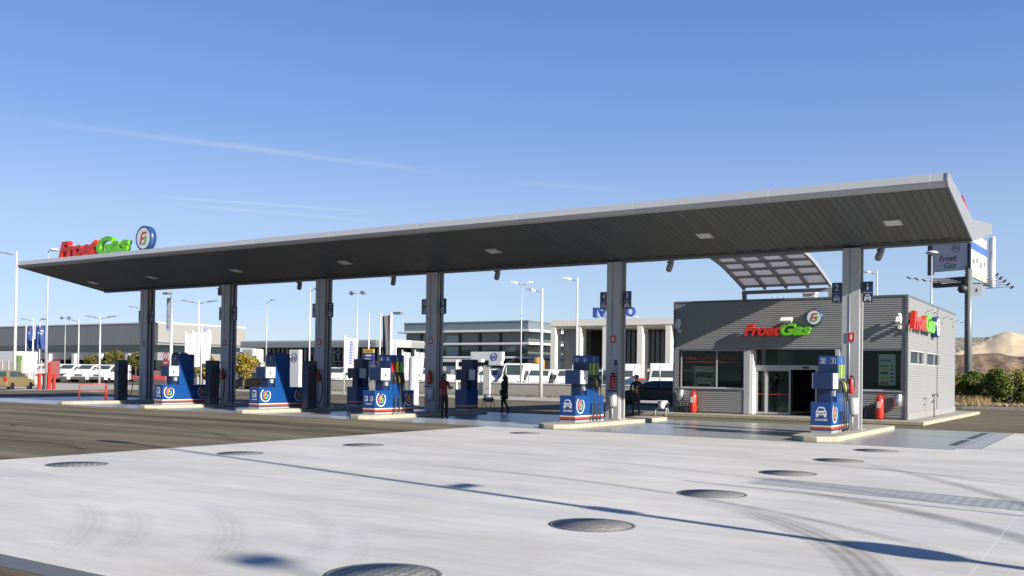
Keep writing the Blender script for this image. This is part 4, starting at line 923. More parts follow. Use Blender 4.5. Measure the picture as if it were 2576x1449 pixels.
for k in range(26):
    x = x0+2+k*(x1-x0-3)/25; MB().box(x-.06, x+.06, SY+2.05, SY+2.19, 0, SZ-.92).build('mullion', dark, t)
MB().box(x0+1, x1-1, SY+2.02, SY+2.18, 2.9, 3.05).build('transom', headm, t)
# brand words on the showroom glass
mb = MB(); a = pY(800, 884, SY); put_text(mb, 'SERVICIO', '-y', (pY(789, 884, SY).x, SY+1.95, pY(789, 885, SY).z), 0, w=6.0, h=.7, depth=.06); mb.build('fascia_letters', mat('pale blue letters', (.25, .35, .55), .5), t)
c_ = pY(851, 887, SY); mb = MB(); mb.box(c_.x-.7, c_.x+.7, SY+1.7, SY+1.9, c_.z-1, c_.z+1); mb.build('wall_plate', mat('grey blue plate', (.35, .42, .5), .5), t)
mb = MB(); ring(mb, '-y', (c_.x, SY+1.69, c_.z), .28, .45, 45, 315, .002, .02); mb.build('plate_mark', navy, t)
# multi storey glass building with white bands
GY = 112.0; a = pY(1096, 811, GY); b = pY(1332, 809, GY); GZt = b.z; gx0, gx1 = a.x, b.x
t = thing('glass_office', 'three storey dark glass office with white horizontal louvre bands', 'office building', ((gx0+gx1)/2, GY+15, 0))
gface = mat('glass band building', (.09, .13, .12), .08, 0, .5, .18, spec=.8, stretch=(1, 1, .3))
band = lambda y: pY(1332, y, GY).z
MB().box(gx0-6, gx1-.5, GY+.5, GY+30, 0, band(836)).build('glass_wall', gface, t)
MB().box(gx0-6, gx1-.2, GY, GY+30, band(835.5), GZt).build('roof_band', mat('blue grey cladding', (.20, .25, .27), .4, .3, .05, .4), t)
MB().box(gx0-6, gx1-.1, GY-.06, GY+30, GZt+.001, GZt+.2).build('roof_cap', headm, t)
for y in (833, 866, 901, ):
    z = band(y); o = MB().prism([(gx0-6.5, GY-1.0), (gx1+.6, GY-1.0), (gx1+1.5, GY-.2), (gx1+1.5, GY+30), (gx1-.15, GY+30), (gx1-.15, GY-.01), (gx0-6.5, GY-.01)], z-.10, z+.22, 'z').build('white_band', white, t, bevel=.05)
for k in range(6):
    x = gx0-3+k*(gx1-gx0+1.5)/5; MB().box(x-.14, x+.14, GY+.3, GY+.49, 0, band(836)).build('mullion', dark, t)
zz = [band(y) for y in (862, 842, 897, 871)]
for i in (0, 2): MB().box(pY(1120, 850, GY).x, pY(1132, 850, GY).x+1.5, GY+.36, GY+.48, zz[i], zz[i+1]).build('bright_pane', mat('bright glass', (.28, .40, .40), .1), t)
# cream framed building
IY = 104.0; a = pY(1385, 806, IY); b = pY(1712, 797, IY); ix0, ix1, izt = a.x, b.x+4, pY(1500, 803, IY).z
t = thing('cream_showroom', 'cream concrete showroom with deep square portals and tall blue roof letters', 'showroom', ((ix0+ix1)/2, IY+10, 0))
izb = pY(1500, 819, IY).z
MB().box(ix0, ix1, IY, IY+24, izb, izt).build('portal_beam', creamb, t)
piers = [pY(x, 880, IY).x for x in (1391, 1454.5, 1522, 1609.5, 1681)]
for i, x in enumerate(piers):
    MB().box(x-.42, x+.32, IY+.05, IY+1.5, 0, izb-.01).build('pier', creamb, t, bevel=.03)
MB().box(ix0+.5, ix1-.5, IY+.4, IY+5.9, izb-.3, izb-.02).build('soffit', creamb, t)
MB().box(ix0+.5, ix1-.5, IY+6, IY+23, 2.6, izb-.02).build('glazing', mat('brown black glass', (.06, .053, .042), .1, 0, .3, .4, spec=.7), t)
MB().box(ix0+.4, ix1-.4, IY+5.6, IY+23.4, 2.2, 2.59).build('sill_wall', creamb, t); MB().box(ix0+.5, ix1-.5, IY+6, IY+23, 0, 2.19).build('lower_wall', mat('shaded wall', (.3, .29, .26), .8), t)  # lower wall is a duller cream with the portal shade painted in
MB().box(piers[0]+.6, piers[1]-1.3, IY+1.6, IY+5.9, 2.3, izb-.02).build('grey_panel', panel_mat('zinc panels', (.25, .26, .26), 0, .55, .5, .3, .8, .02), t)
for k in range(18):
    x = piers[1]+1+k*(piers[4]-piers[1])/18; MB().box(x-.05, x+.05, IY+5.85, IY+5.99, 2.6, izb-.03).build('mullion', dark, t)
for k in (1, 2, 3):
    for s in (.3, .7):
        x = piers[k]+(piers[k+1]-piers[k])*s; MB().lathe([(.22, 0), (.22, .05)], (x, IY+3, izb-.06), 10).build('ceiling_spot', dark, t)
mb = MB(); lx0, lx1 = pY(1479, 790, IY).x, pY(1588, 780, IY).x; lz0, lz1 = pY(1500, 797, IY).z, pY(1500, 772, IY).z
for ch, a_, b_ in (('I', 1480.5, 1488.5), ('V', 1490, 1515), ('E', 1517, 1535), ('C', 1538, 1560), ('O', 1562, 1587)):
    la, lb_ = pY(a_, 785, IY).x, pY(b_, 785, IY).x; put_text(mb, ch, '-y', ((la+lb_)/2, IY+1.5, (lz0+lz1)/2), 0, w=lb_-la, h=lz1-lz0, depth=.4, bold=.03)
l = mb.build('roof_letters', mat('letter blue', (.045, .09, .42), .35), t)
mb = MB()
for k in range(5): x = lx0+.4+k*(lx1-lx0-.8)/4; mb.tube([(x, IY+1.4, lz0+.2), (x+.6, IY+3.2, izt)], .05, 6); mb.tube([(x, IY+1.4, lz0+.1), (x, IY+1.4, izt)], .05, 6)
mb.build('letter_frame', galv, l)

# ------------------------------------------------------------------ cream low wall and wire fence
wy = 60.2
t = thing('low_wall', 'long low cream wall along the road behind the station', 'wall', (-35, wy, 0))
wx0 = pY(815, 970, wy).x
MB().box(wx0, -17.2, wy, wy+.25, .0, .98).build('wall', mat('wall render', (.44, .415, .35), .9, 0, .12, 1.2, .1), t); MB().box(wx0, -17.2, wy-.04, wy+.29, .981, 1.05).build('coping', creamb, t)
t = thing('wire_fence', 'thin wire fence with pale posts standing on the low cream wall', 'fence', (-45, wy+.12, 1.05))
px = [1017, 1100, 1210, 1273, 1440, 1515, 1596, 1660, 868, 920, 1330]
for x in px: q = pY(x, 950, wy+.12); MB().tube([(q.x, wy+.12, 1.05), (q.x, wy+.12, 2.45)], .035, 6).build('post', galv, t)
mb = MB()
for k in range(9): mb.box(wx0, -17.5, wy+.11, wy+.13, 1.12+k*.15, 1.128+k*.15)
mb.build('wires', galv, t)
o = MB()
for k in range(700):
    x = random.uniform(wx0, -18); y = wy-random.uniform(.05, .5)
    for j in range(4):
        a = random.uniform(0, 6.3); h = random.uniform(.06, .22); o.add([(x-.03*math.cos(a), y-.03*math.sin(a), .02), (x+.03*math.cos(a), y+.03*math.sin(a), .02), (x+random.uniform(-.1, .1), y+random.uniform(-.1, .1), h)], [(0, 1, 2)])
g_ = o.build('grass', mat('weeds', (.10, .12, .03), .9, 0, .4, 2), fix=False); struct(g_, 'stuff'); tag(g_, 'thin strip of weeds along the foot of the low cream wall', 'grass')

# ------------------------------------------------------------------ vehicles
tint = mat('vehicle glass', (.045, .065, .06), .15, 0, .3, .8, spec=.25)
vwhite = mat('van white', (.74, .74, .73), .3, 0, .03); bump_m = mat('bumper grey', (.10, .10, .10), .6, 0, .1); lampc = mat('headlamp', (.6, .62, .62), .15, .2); tail = mat('tail lamp', (.4, .02, .02), .25)
def wheels(t, xs, hw, r, w=.22, m=black):
    for x in xs:
        for s in (-1, 1):
            y = s*(hw-w/2+.01); wh = MB().lathe([(r*.66, -w/2), (r*.95, -w/2), (r, -w/3), (r, w/3), (r*.95, w/2), (r*.66, w/2)], (x, y, r), 18, 0, 'y').build('wheel', m, t)
            MB().lathe([(.04, -.02), (r*.64, -.02), (r*.64, .02), (.04, .03)], (x, y+s*(w/2-.03), r), 14, 0, 'y').build('rim', chrome, wh)
def hull(mb, secs, m=0):
    """loft: each section = list of (y,z) at an x"""
    n = len(secs[0][1]); vs = []; fs = []
    for x, pr in secs:
        for y, z in pr: vs.append((x, y, z))
    for i in range(len(secs)-1):
        for k in range(n):
            j = (k+1) % n; fs.append((i*n+k, i*n+j, (i+1)*n+j, (i+1)*n+k))
    fs += [tuple(range(n)), tuple(range((len(secs)-1)*n, len(secs)*n))]; mb.add(vs, fs, m)
def van_proto(label, H, L, box=False):
    """front looks along +x"""
    t = thing('parked_van', label, 'van', (0, 0, 0), 'white vans parked behind the wire fence')
    w = 1.0; f = L/2
    side = [(-f, .35), (-f, H-.1), (-f+.15, H), (f-1.95, H), (f-1.6, H-.08), (f-.85, 1.55), (f-.2, 1.28), (f, 1.0), (f+.02, .4), (f-.05, .35)]
    mb = MB(); mb.prism([(x, z) for x, z in side], -w, w, 'y'); mb.build('body', vwhite, t, bevel=.07)
    dx, dz = -.75, H-.08-1.55
    lx = lambda t_: (f-.85-.75*t_, 1.55+(H-1.63)*t_)
    a = lx(.06); b = lx(.92)
    n = Vector((H-.08-1.55, 0, .75)).normalized()*.012
    mb = MB(); mb.add([(a[0]+n.x, -w+.14, a[1]+n.z), (a[0]+n.x, w-.14, a[1]+n.z), (b[0]+n.x, w-.2, b[1]+n.z), (b[0]+n.x, -w+.2, b[1]+n.z)], [(0, 1, 2, 3)]); mb.build('windscreen', tint, t, fix=False)
    for s in (-1, 1):
        mb = MB(); zt = min(H-.25, 2.02)
        mb.prism([(f-2.35, 1.3), (f-1.02, 1.3), (f-1.12, 1.5), (f-1.5, zt), (f-2.35, zt)], s*(w+.002), s*(w+.012), 'y'); mb.build('side_window', tint, t)
        MB().box(f-.26, f+.0, s*w*.93-.16, s*w*.93+.05 if s > 0 else s*w*.93+.16, .86, 1.16).build('headlight', lampc, t, bevel=.03)
        MB().box(f-1.22, f-1.08, s*(w+.12)-.1, s*(w+.12)+.1, 1.32, 1.66).build('mirror', bump_m, t, bevel=.02)
    MB().box(f-.15, f+.06, -w+.02, w-.02, .36, .72).build('bumper', bump_m, t, bevel=.05); MB().box(f-.05, f+.035, -.5, .5, .78, 1.0).build('grille', bump_m, t, bevel=.02)
    wheels(t, (f-.85, -f+1.1), w, .34)
    if box: MB().box(-f-.3, f-2.0, -1.08, 1.08, .9, H+.45).build('box_body', vwhite, t, bevel=.04)
    return t
vp = [(835, 72, 0), (1015, 72, 0), (1046, 73, 0), (1108, 70, 0), (1214, 69, 0), (1282, 69, 1), (1340, 70, 0), (1413, 70, 0), (1552, 72, 2), (1652, 68, 2), (1757, 86, 2), (1478, 73, 0)]
nm = ['leftmost white van behind the wire fence', 'white van behind the wire fence just left of the third column, its left one', 'white van behind the wire fence touching the left side of the third column', 'white van behind the wire fence beside the woman in red', 'white van partly under the wide white sign', 'high-roofed white van behind the walking person in black', 'white van right of the high-roofed van, behind the cobra lamp', 'white van in front of the grey panel of the cream building', 'white box truck hidden partly by the second nearest column', 'white truck just left of the shop', 'white truck seen through the left shop window', 'white van behind the pump marked 4 and 3']
P = [van_proto('x', 2.15, 5.0), van_proto('y', 2.65, 5.6), van_proto('z', 2.25, 5.4, True)]
used = set()
for (px, Y, k), lb in zip(vp, nm):
    q = pY(px, 950, Y)
    o = P[k] if k not in used else copy_tree(P[k]); used.add(k)
    place(o, (q.x, Y+1.5, .0), R(-70+random.uniform(-7, 5))); o['label'] = lb
    if k == 2: o['category'] = 'truck'; o.name = 'parked_truck'; o['group'] = 'white trucks parked behind the wire fence'
# far row of vans on the left
fl = ['first', 'second', 'third', 'fourth', 'fifth']
for k in range(5):
    q = dp(95+k*46, 925, 112); o = copy_tree(P[0]); o.name = 'parked_van'; place(o, (q.x, q.y, 0), R(-70)); o['label'] = f'{fl[k]} white van from the left in the far row before the warehouse'; o['group'] = 'far row of white vans by the warehouse'
def car(name, label, paint, rz, pos, L=4.0, H=1.45, group=None, cat='car', est=False):
    """front looks along +x"""
    t = thing(name, label, cat, (0, 0, 0), group); w = .86; f = L/2
    low = [(-f, .3), (-f-.02, .62), (-f+.06, .88), (-f+.35, .95), (f-1.25, .93), (f-.35, .78), (f-.02, .62), (f, .32), (f-.1, .24), (-f+.1, .24)]
    mb = MB(); mb.prism(low, -w, w, 'y'); mb.build('body', paint, t, bevel=.09)
    cab = [(-f+.14, .92), (-f+.42, H-.05), (-f+.9, H), (-f+2.0, H-.01), (f-1.85, H-.06), (f-.95, .92)]
    mb = MB(); n = len(cab)
    vs = [(x, -w+.03 if z < 1 else -w+.2, z) for x, z in cab]+[(x, w-.03 if z < 1 else w-.2, z) for x, z in cab]
    mb.add(vs, [tuple(range(n)), tuple(range(2*n-1, n-1, -1))]+[(i, (i+1) % n, n+(i+1) % n, n+i) for i in range(n)]); mb.build('cabin', paint, t, bevel=.05)
    yb, yt = w-.03, w-.2
    def yy(z): return yb+(yt-yb)*(z-.92)/(H-.92)
    for s in (-1, 1):
        mb = MB()
        for pts in ([(-f+.45, .99), (-f+.62, H-.12), (-f+1.55, H-.08), (-f+1.55, .99)], [(-f+1.63, .99), (-f+1.63, H-.08), (f-1.95, H-.12), (f-1.25, .99)]):
            mb.add([(x, s*(yy(z)+.012), z) for x, z in pts], [(0, 1, 2, 3)])
        mb.build('side_window', tint, t, fix=False)
        MB().box(f-.32, f+.012, s*.62-.16, s*.62+.16, .56, .72).build('headlight', lampc, t, bevel=.03); MB().box(-f-.03, -f+.16, s*.7-.13, s*.7+.13, .62, .92).build('tail_light', tail, t, bevel=.02)
        MB().box(f-1.5, f-1.36, s*(w+.06)-.09, s*(w+.06)+.09, .94, 1.08).build('mirror', paint, t, bevel=.02)
    def slope(a, b, nmz):
        d = Vector((b[0]-a[0], 0, b[1]-a[1])).normalized(); nn = Vector((d.z, 0, -d.x)); 
        if nn.z < 0: nn = -nn
        mb = MB(); A = (a[0]+d.x*.08+nn.x*.012, a[1]+d.z*.08+nn.z*.012); B = (b[0]-d.x*.08+nn.x*.012, b[1]-d.z*.08+nn.z*.012)
        mb.add([(A[0], -w+.16, A[1]), (A[0], w-.16, A[1]), (B[0], w-.27, B[1]), (B[0], -w+.27, B[1])], [(0, 1, 2, 3)]); mb.build(nmz, tint, t, fix=False)
    slope((f-.95, .92), (f-1.85, H-.06), 'windscreen'); slope((-f+.14, .92), (-f+.42, H-.05), 'rear_window')
    MB().box(-f-.045, -f-.022, -.25, .25, .42, .53).build('number_plate', white, t)
    wheels(t, (f-.72, -f+.72), w, .3, .19)
    return place(t, pos, rz)
gold = mat('gold car paint', (.36, .29, .13), .3, .45, .04); q = gp(33, 981.5)
car('parked_car', 'gold hatchback at the left edge behind the tall lamp', gold, R(122), (q.x-.9-rgt.x*.9, q.y+1.2-rgt.y*.9, 0), 4.0, 1.47)
blk = mat('black car paint', (.012, .012, .014), .2, .2); q = gp(1650, 1017)
car('parked_car', 'black hatchback parked at the left side of the shop', blk, R(195), (q.x-.2, q.y, 0), 4.1, 1.42)
dk = mat('dark blue car paint', (.02, .03, .06), .25, .3); sv = mat('silver car paint', (.30, .34, .38), .3, .4); rd = mat('red car paint', (.25, .015, .02), .3, .1)
for px, D, pt, rz, lb in [(219, 132, dk, 60, 'dark blue car parked by the dark leafy trees'), (256, 134, sv, 70, 'silver car right of the dark blue car'), (277, 128, blk, 65, 'black car between the silver and the red cars'), (306, 124, rd, 70, 'red car parked left of the farthest column'), (396, 122, rd, 60, 'dark red car just right of the farthest column'), (640, 84, blk, 195, 'dark car low behind the right truck pump')]:
    q = dp(px, 945, D); car('parked_car', lb, pt, R(rz), (q.x, q.y, 0), 4.2, 1.48, 'cars parked in the far left yard')
q = pY(1590, 945, 74); car('parked_car', 'small red car among the white trucks behind the second nearest column', mat('bright red car', (.4, .03, .03), .3), R(-100), (q.x, q.y, 0), 3.8, 1.5)

# ------------------------------------------------------------------ flags, banners, pylons
def cloth(name, label, p, w, h, col_m, pole_h, cat='flag', grp=None, marks=None, side=1, amp=.12, pm=polem, pr=.05):
    t = thing(name, label, cat, (p.x, p.y, 0), grp)
    MB().tube([(p.x, p.y, 0), (p.x, p.y, pole_h)], pr, 8).build('pole', pm, t)
    nx, nzz = 10, 10; vs = []; fs = []; v = Vector((rgt.x, rgt.y, 0)).normalized(); f = Vector((-v.y, v.x, 0))
    def pt(i, j, o=0):
        a, b = i/nx, j/nzz
        wv = amp*math.sin(a*7+b*2.3)*a; d = v*(side*(w*a*(1-.12*b)+pr))+f*(wv-o); return (p.x+d.x, p.y+d.y, pole_h-.15-h*b-.1*a*(1-b))
    mb = MB()
    for i in range(nx+1):
        for j in range(nzz+1): vs.append(pt(i, j))
    for i in range(nx):
        for j in range(nzz): k = i*(nzz+1)+j; fs.append((k, k+1, k+nzz+2, k+nzz+1))
    mb.add(vs, fs, 0, True); fl_ = mb.build('cloth', col_m, t, fix=False)
    if marks:
        mb = MB()
        for (i0, i1, j0, j1, mi) in marks:
            cs = [pt(i0, j0, .02), pt(i1, j0, .02), pt(i1, j1, .02), pt(i0, j1, .02)]; mb.add(cs, [(0, 1, 2, 3)], mi)
        mb.build('print', [white, mat('pale blue print', (.22, .28, .6), .7), mat('pink print', (.55, .2, .3), .7), navy], fl_, fix=False)
    return t
bluef = mat('blue flag cloth', (.025, .06, .22), .8, 0, .25, 2)
whc = mat('white banner cloth', (.56, .56, .60), .85, 0, .12, 3, stretch=(6, 6, .2))  # lilac tint and upright streaks paint in the shading of folds
em = [(3, 5, 1.5, 1.9, 0), (2.4, 3.1, 1.9, 2.5, 0), (4.6, 7, 2.2, 2.5, 0), (6.4, 7.2, 2.5, 3.0, 0), (3.4, 5.2, 2.9, 3.2, 0)]
for px, D, lb, s, w in [(66, 100, 'blue flag on the left of three, beside the short lamp', 1, .55), (88, 100, 'narrow blue flag in the middle of three', 1, .6), (116, 98, 'widest blue flag, right of three', -1, .9)]:
    q = dp(px, 818, D); cloth('blue_flag', lb, q, w, 2.35, bluef, q.z, 'flag', 'blue flags on poles', em, s, .3)
for px, D, py, w, lb, mk in [(467, 78, 833, .75, 'left white banner behind the left truck pump', None), (485, 78, 830, .75, 'middle white banner beside the double-arm lamp', None), (508, 78, 822, .75, 'right white banner with blue top edge beside the double-arm lamp', [(0, 10, -.05, .8, 1)])]:
    q = dp(px, py, D); cloth('banner_flag', lb, q, w, 2.9, whc, q.z, 'banner', 'white vertical banners on poles', mk, 1, .05)
q = dp(867, 843, 68); cloth('banner_flag', 'white vertical banner with pale blue lettering left of the pump with coloured labels', q, .95, 2.55, whc, q.z, 'banner', 'white vertical banners on poles', [(4, 6, 1+k*.75, 1.5+k*.75, 1) for k in range(9)]+[(6.6, 7.6, 2+k*.9, 2.4+k*.9, 2) for k in range(7)], 1, .04)
for px, py, D, lb in [(929, 790, 95, 'left of two bare white flagpoles behind the third column'), (957, 791, 95, 'right of two bare white flagpoles behind the third column')]:
    q = dp(px, py, D); t = thing('flagpole', lb, 'flagpole', (q.x, q.y, 0), 'bare white flagpoles'); MB().tube([(q.x, q.y, 0), (q.x, q.y, q.z)], [.1, .05], 8).build('pole', polem, t); MB().lathe([(.06, 0), (.09, .06), (.02, .14)], (q.x, q.y, q.z), 8).build('finial', polem, t)
q = dp(984, 787, 62); t = cloth('banner_mast', 'white mast with dark furled flag and small lamp above the coloured-label pump', q, .5, 2.6, mat('dark flag cloth', (.08, .08, .09), .8), q.z, 'flag', None, None, -1, .25, polem, .09)
MB().box(q.x+.1, q.x+.75, q.y+.05, q.y+.35, q.z-.1, q.z+.05).build('lamp_head', headm, t)
q = dp(996, 855, 62); cloth('banner_flag', 'narrow white banner with red and blue print behind the pump with coloured labels', q, .5, 1.7, whc, q.z, 'banner', 'white vertical banners on poles', [(2, 8, 3, 5, 1), (2, 8, 6, 8, 2)], -1, .06)
for px, py, w_, lb in [(1012, 880, .65, 'small white banner left of the third column'), (1044, 880, .75, 'pale upright banner touching the left side of the third column')]:
    q = dp(px, py, 80); cloth('banner_flag', lb, q, w_, 1.9, whc, q.z, 'banner', 'white vertical banners on poles', None, 1, .08)
def round_mark(mb, face, c, r, m):
    ring(mb, face, c, r*.86, r, 0, 360, .003, .012, m, 28)
    for s in (-1, 1):
        flat(mb, face, c, [(s*.55*r, .52*r), (s*.38*r, .52*r), (s*.1*r, .0*r), (s*.0*r, .22*r), (s*.0*r, -.02*r), (s*.12*r, -.2*r)], .003, .012, m)
        flat(mb, face, c, [(s*.8*r, .2*r), (s*.64*r, .2*r), (s*.36*r, -.42*r), (s*.14*r, .0*r), (s*.0*r, .0*r), (s*.0*r, -.14*r), (s*.08*r, -.14*r), (s*.36*r, -.78*r)], .003, .012, m)
def white_sign(name, label, p, w, h, z0, r, du, dv, lm, legs=True, low=None):
    t = thing(name, label, 'sign', (p.x, p.y, 0))
    MB().box(p.x-w/2, p.x+w/2, p.y, p.y+.3, z0, z0+h).build('panel', white, t, bevel=.02)
    mb = MB(); round_mark(mb, '-y', (p.x+du, p.y, z0+h/2+dv), r, 0); mb.build('emblem', lm, t)
    if low: MB().box(p.x+low[0], p.x+low[1], p.y+.002, p.y+.29, z0-low[2], z0-.001).build('lower_panel', white, t, bevel=.02)
    if legs: MB().box(p.x-w*.1, p.x+w*.1, p.y+.06, p.y+.24, 0, z0-(low[2] if low else 0)-.001).build('post', offw, t)
    return t
p = dp(740, 880, 66); zt = p.z; white_sign('pylon_sign', 'tall white pylon with a round grey blue emblem left of the fourth column', p, .98, zt-.45, .45, .33, 0, zt*.26, mat('emblem grey blue', (.10, .14, .24), .5), True)
p = dp(1223, 900, 63); zt = dp(1223, 885, 63).z; z0 = dp(1223, 907, 63).z
white_sign('wide_sign', 'wide white sign with a round blue emblem right of the third column', p, 2.55, zt-z0, z0, .28, .62, -.04, mat('emblem blue', (.03, .05, .28), .4), True, (.2, 1.2, .32))
p = dp(927, 878, 64); t = thing('price_board', 'blue board with yellow top and white writing beside the pump with coloured labels', 'sign', (p.x, p.y, 0))
violet = mat('violet blue board', (.06, .06, .30), .5)
MB().box(p.x-.48, p.x+.48, p.y, p.y+.06, p.z-1.9, p.z-.25).build('panel', violet, t); MB().box(p.x-.48, p.x+.48, p.y-.002, p.y+.062, p.z-.249, p.z).build('top_panel', yellow, t)
mb = MB()
for k, (w_, h_) in enumerate(((.5, .13), (.62, .11), (.7, .11), (.78, .17))): mb.box(p.x-w_/2, p.x+w_/2, p.y-.012, p.y-.001, p.z-.5-k*.24, p.z-.5-k*.24+h_)
mb.build('writing', white, t); mb = MB(); mb.box(p.x-.4, p.x+.4, p.y-.01, p.y-.003, p.z-.15, p.z-.1); mb.build('top_writing', red, t)
for s in (-.35, .35): MB().tube([(p.x+s, p.y+.09, 0), (p.x+s, p.y+.09, p.z-.3)], .04, 6).build('post', galv, t)
# traffic signs
def tsign(px, py, D, kind, label, r=.42):
    p = dp(px, py, D); t = thing('traffic_sign', label, 'traffic sign', (p.x, p.y, 0)); v = Vector((rgt.x, rgt.y, 0))
    MB().tube([(p.x, p.y+.06, 0), (p.x, p.y+.06, p.z)], .04, 6).build('post', galv, t)
    ms = {'ring': (red, white), 'noentry': (red, red), 'nopark': (red, mat('sign blue', (.05, .06, .35), .4))}[kind]
    c = (p.x, p.y, p.z)
    mb = MB(); flat(mb, '-y', c, disc(r), 0, .02); d = mb.build('disc', ms[0], t)
    mb = MB(); flat(mb, '-y', c, disc(r*.74), .021, .024, 0)
    if kind == 'noentry': flat(mb, '-y', c, rect(-r*.65, r*.65, -r*.15, r*.15), .025, .028, 1)
    if kind == 'nopark': flat(mb, '-y', c, [(-r*.5, .45*r), (-r*.38, .57*r), (r*.5, -.45*r), (r*.38, -.57*r)], .025, .028, 2)
    if kind == 'ring': flat(mb, '-y', c, [(-r*.2, -.3*r), (-r*.05, -.4*r), (r*.25, .3*r), (r*.1, .4*r)], .025, .028, 3)
    mb.build('face', [ms[1], white, red, dark], d)
tsign(416.5, 897, 100, 'ring', 'round white traffic sign with red ring above the no entry sign', .46); tsign(416.8, 912.5, 99.5, 'noentry', 'red no entry sign below the red ringed sign', .46); tsign(79, 917, 103, 'nopark', 'round violet blue no parking sign by the blue flags', .38)
# red frames on the left
p = gp(105, 980.5); rr = Vector((rgt.x, rgt.y, 0))
t = thing('red_barrier_frame', 'red steel frame with a red board behind the gold car', 'barrier', (p.x, p.y, 0))
for px, hh in ((98, 1.25), (121, 1.3), (123.5, 2.1), (135.5, 1.25)):
    q = gp(px, 981); MB().box(q.x-.09, q.x+.09, q.y-.09, q.y+.09, 0, hh).build('post', red, t)
a = gp(98, 981); b = gp(135.5, 981); MB().tube([(a.x, a.y, 1.2), (b.x, b.y, 1.2)], .05, 6).build('rail', red, t)
q0 = gp(123.5, 981); q1 = gp(146, 981); mb = MB(); mb.add([(q0.x, q0.y, .95), (q1.x, q1.y, .95), (q1.x, q1.y, 2.25), (q0.x, q0.y, 2.25), (q0.x+.05, q0.y+.1, .95), (q1.x+.05, q1.y+.1, .95), (q1.x+.05, q1.y+.1, 2.25), (q0.x+.05, q0.y+.1, 2.25)], [(0, 1, 2, 3), (4, 5, 6, 7), (0, 1, 5, 4), (1, 2, 6, 5), (2, 3, 7, 6), (3, 0, 4, 7)]); mb.build('board', mat('dark red board', (.17, .015, .02), .6), t)
q = gp(110, 981); tag(MB().box(q.x-.08, q.x+.08, q.y-.08, q.y+.08, 0, 1.2).box(q.x-.12, q.x+.12, q.y-.12, q.y+.12, 1.201, 1.26).build('bollard', dark), 'black bollard between the red posts', 'bollard')
a, b = Vector((-41.95, 26.75, .153)), Vector((-41.45, 27.8, .153))
t = thing('guard_hoop', 'red tubular guard hoop standing on the farthest kerb island', 'guard rail', ((a.x+b.x)/2, (a.y+b.y)/2, 0))
MB().tube([(a.x, a.y, .153), (a.x, a.y, .88), a+(b-a)*.04+Vector((0, 0, .8)), a+(b-a)*.96+Vector((0, 0, .8)), (b.x, b.y, .88), (b.x, b.y, .153)], .03, 8).build('tube', red, t); MB().tube([a+Vector((0, 0, .45)), b+Vector((0, 0, .45))], .022, 8).build('crossbar', mat('pale red', (.5, .15, .12), .5), t)
q = a+(b-a)*.92; MB().tube([(q.x+.12, q.y+.1, .153), (q.x+.12, q.y+.1, .9)], .028, 8).build('stay', red, t)
# pale cabin, green crate, fences on the left
q = dp(20, 915, 96); t = thing('site_cabin', 'white container with a green end at the left edge', 'cabin', (q.x, q.y, 0))
MB().box(q.x-4, q.x+1.2, q.y, q.y+2.4, 1.1, 3.3).build('body', white, t, bevel=.03); MB().box(q.x+1.21, q.x+1.6, q.y+.1, q.y+.6, 1.1, 2.9).build('green_end', mat('container green', (.06, .17, .02), .6), t)
a, b = dp(-10, 948, 95), dp(120, 946, 92); t = thing('mesh_fence', 'pale low fence with wall base behind the gold car', 'fence', ((a.x+b.x)/2, (a.y+b.y)/2, 0)); d = b-a
for k in range(9): q = a+d*(k/8); MB().tube([(q.x, q.y, 0), (q.x, q.y, 2.4)], .05, 6).build('post', mat('rose post', (.45, .36, .33), .7), t)
mb = MB()
for k in range(40): q = a+d*(k/40); mb.box(q.x-.02, q.x+.02, q.y-.02, q.y+.02, .9, 2.3)
mb.build('bars', mat('dull bars', (.2, .16, .15), .7), t)
def wallseg(mb, a, b, z0, z1, th=.2):
    n = Vector((-(b-a).y, (b-a).x, 0)).normalized()*th
    vs = [(a.x, a.y, z0), (b.x, b.y, z0), (b.x+n.x, b.y+n.y, z0), (a.x+n.x, a.y+n.y, z0)]; vs += [(x, y, z1) for x, y, _ in vs]
    mb.add(vs, [(0, 1, 2, 3), (4, 5, 6, 7), (0, 1, 5, 4), (1, 2, 6, 5), (2, 3, 7, 6), (3, 0, 4, 7)])
mb = MB(); wallseg(mb, a, b, 0, .85); mb.build('base_wall', creamb, t)
a, b = dp(150, 950, 140), dp(200, 950, 142); mb = MB(); wallseg(mb, a, b, 0, 1.7, .1); tag(mb.build('grey_fence_panel', mat('zinc fence', (.34, .35, .33), .6, .1, .1, 1)), 'grey panel fence in front of the far row of vans', 'fence')
# brown gated yard and beige blocks between columns
q = dp(537, 938, 92); t = thing('gate_house', 'white framed gate with two brown panels behind the left truck pump', 'gate', (q.x, q.y, 0)); h1 = dp(537, 915, 92).z
MB().box(q.x-1.5, q.x+1.5, q.y, q.y+.3, h1-.45, h1).build('lintel', white, t)
for s in (-1.4, 0, 1.4): MB().box(q.x+s-.1, q.x+s+.1, q.y, q.y+.28, 0, h1-.451).build('post', white, t)
for s in (-.7, .7): MB().box(q.x+s-.58, q.x+s+.58, q.y+.1, q.y+.18, .4, h1-.46).build('panel', mat('brown timber', (.07, .035, .02), .7, 0, .3, 3), t)
q = dp(618, 895, 98); t = thing('kiosk_tower', 'beige block with rounded top behind the yellow trees', 'kiosk', (q.x, q.y, 0)); h1 = dp(618, 877, 98).z
MB().box(q.x-.6, q.x+1.1, q.y, q.y+1.5, 0, h1).build('body', mat('beige block', (.5, .48, .42), .8), t, bevel=.15); MB().box(q.x-1.9, q.x-.61, q.y+.2, q.y+1.4, 0, h1-.35).build('side_block', mat('grey block', (.4, .4, .37), .8), t, bevel=.1)
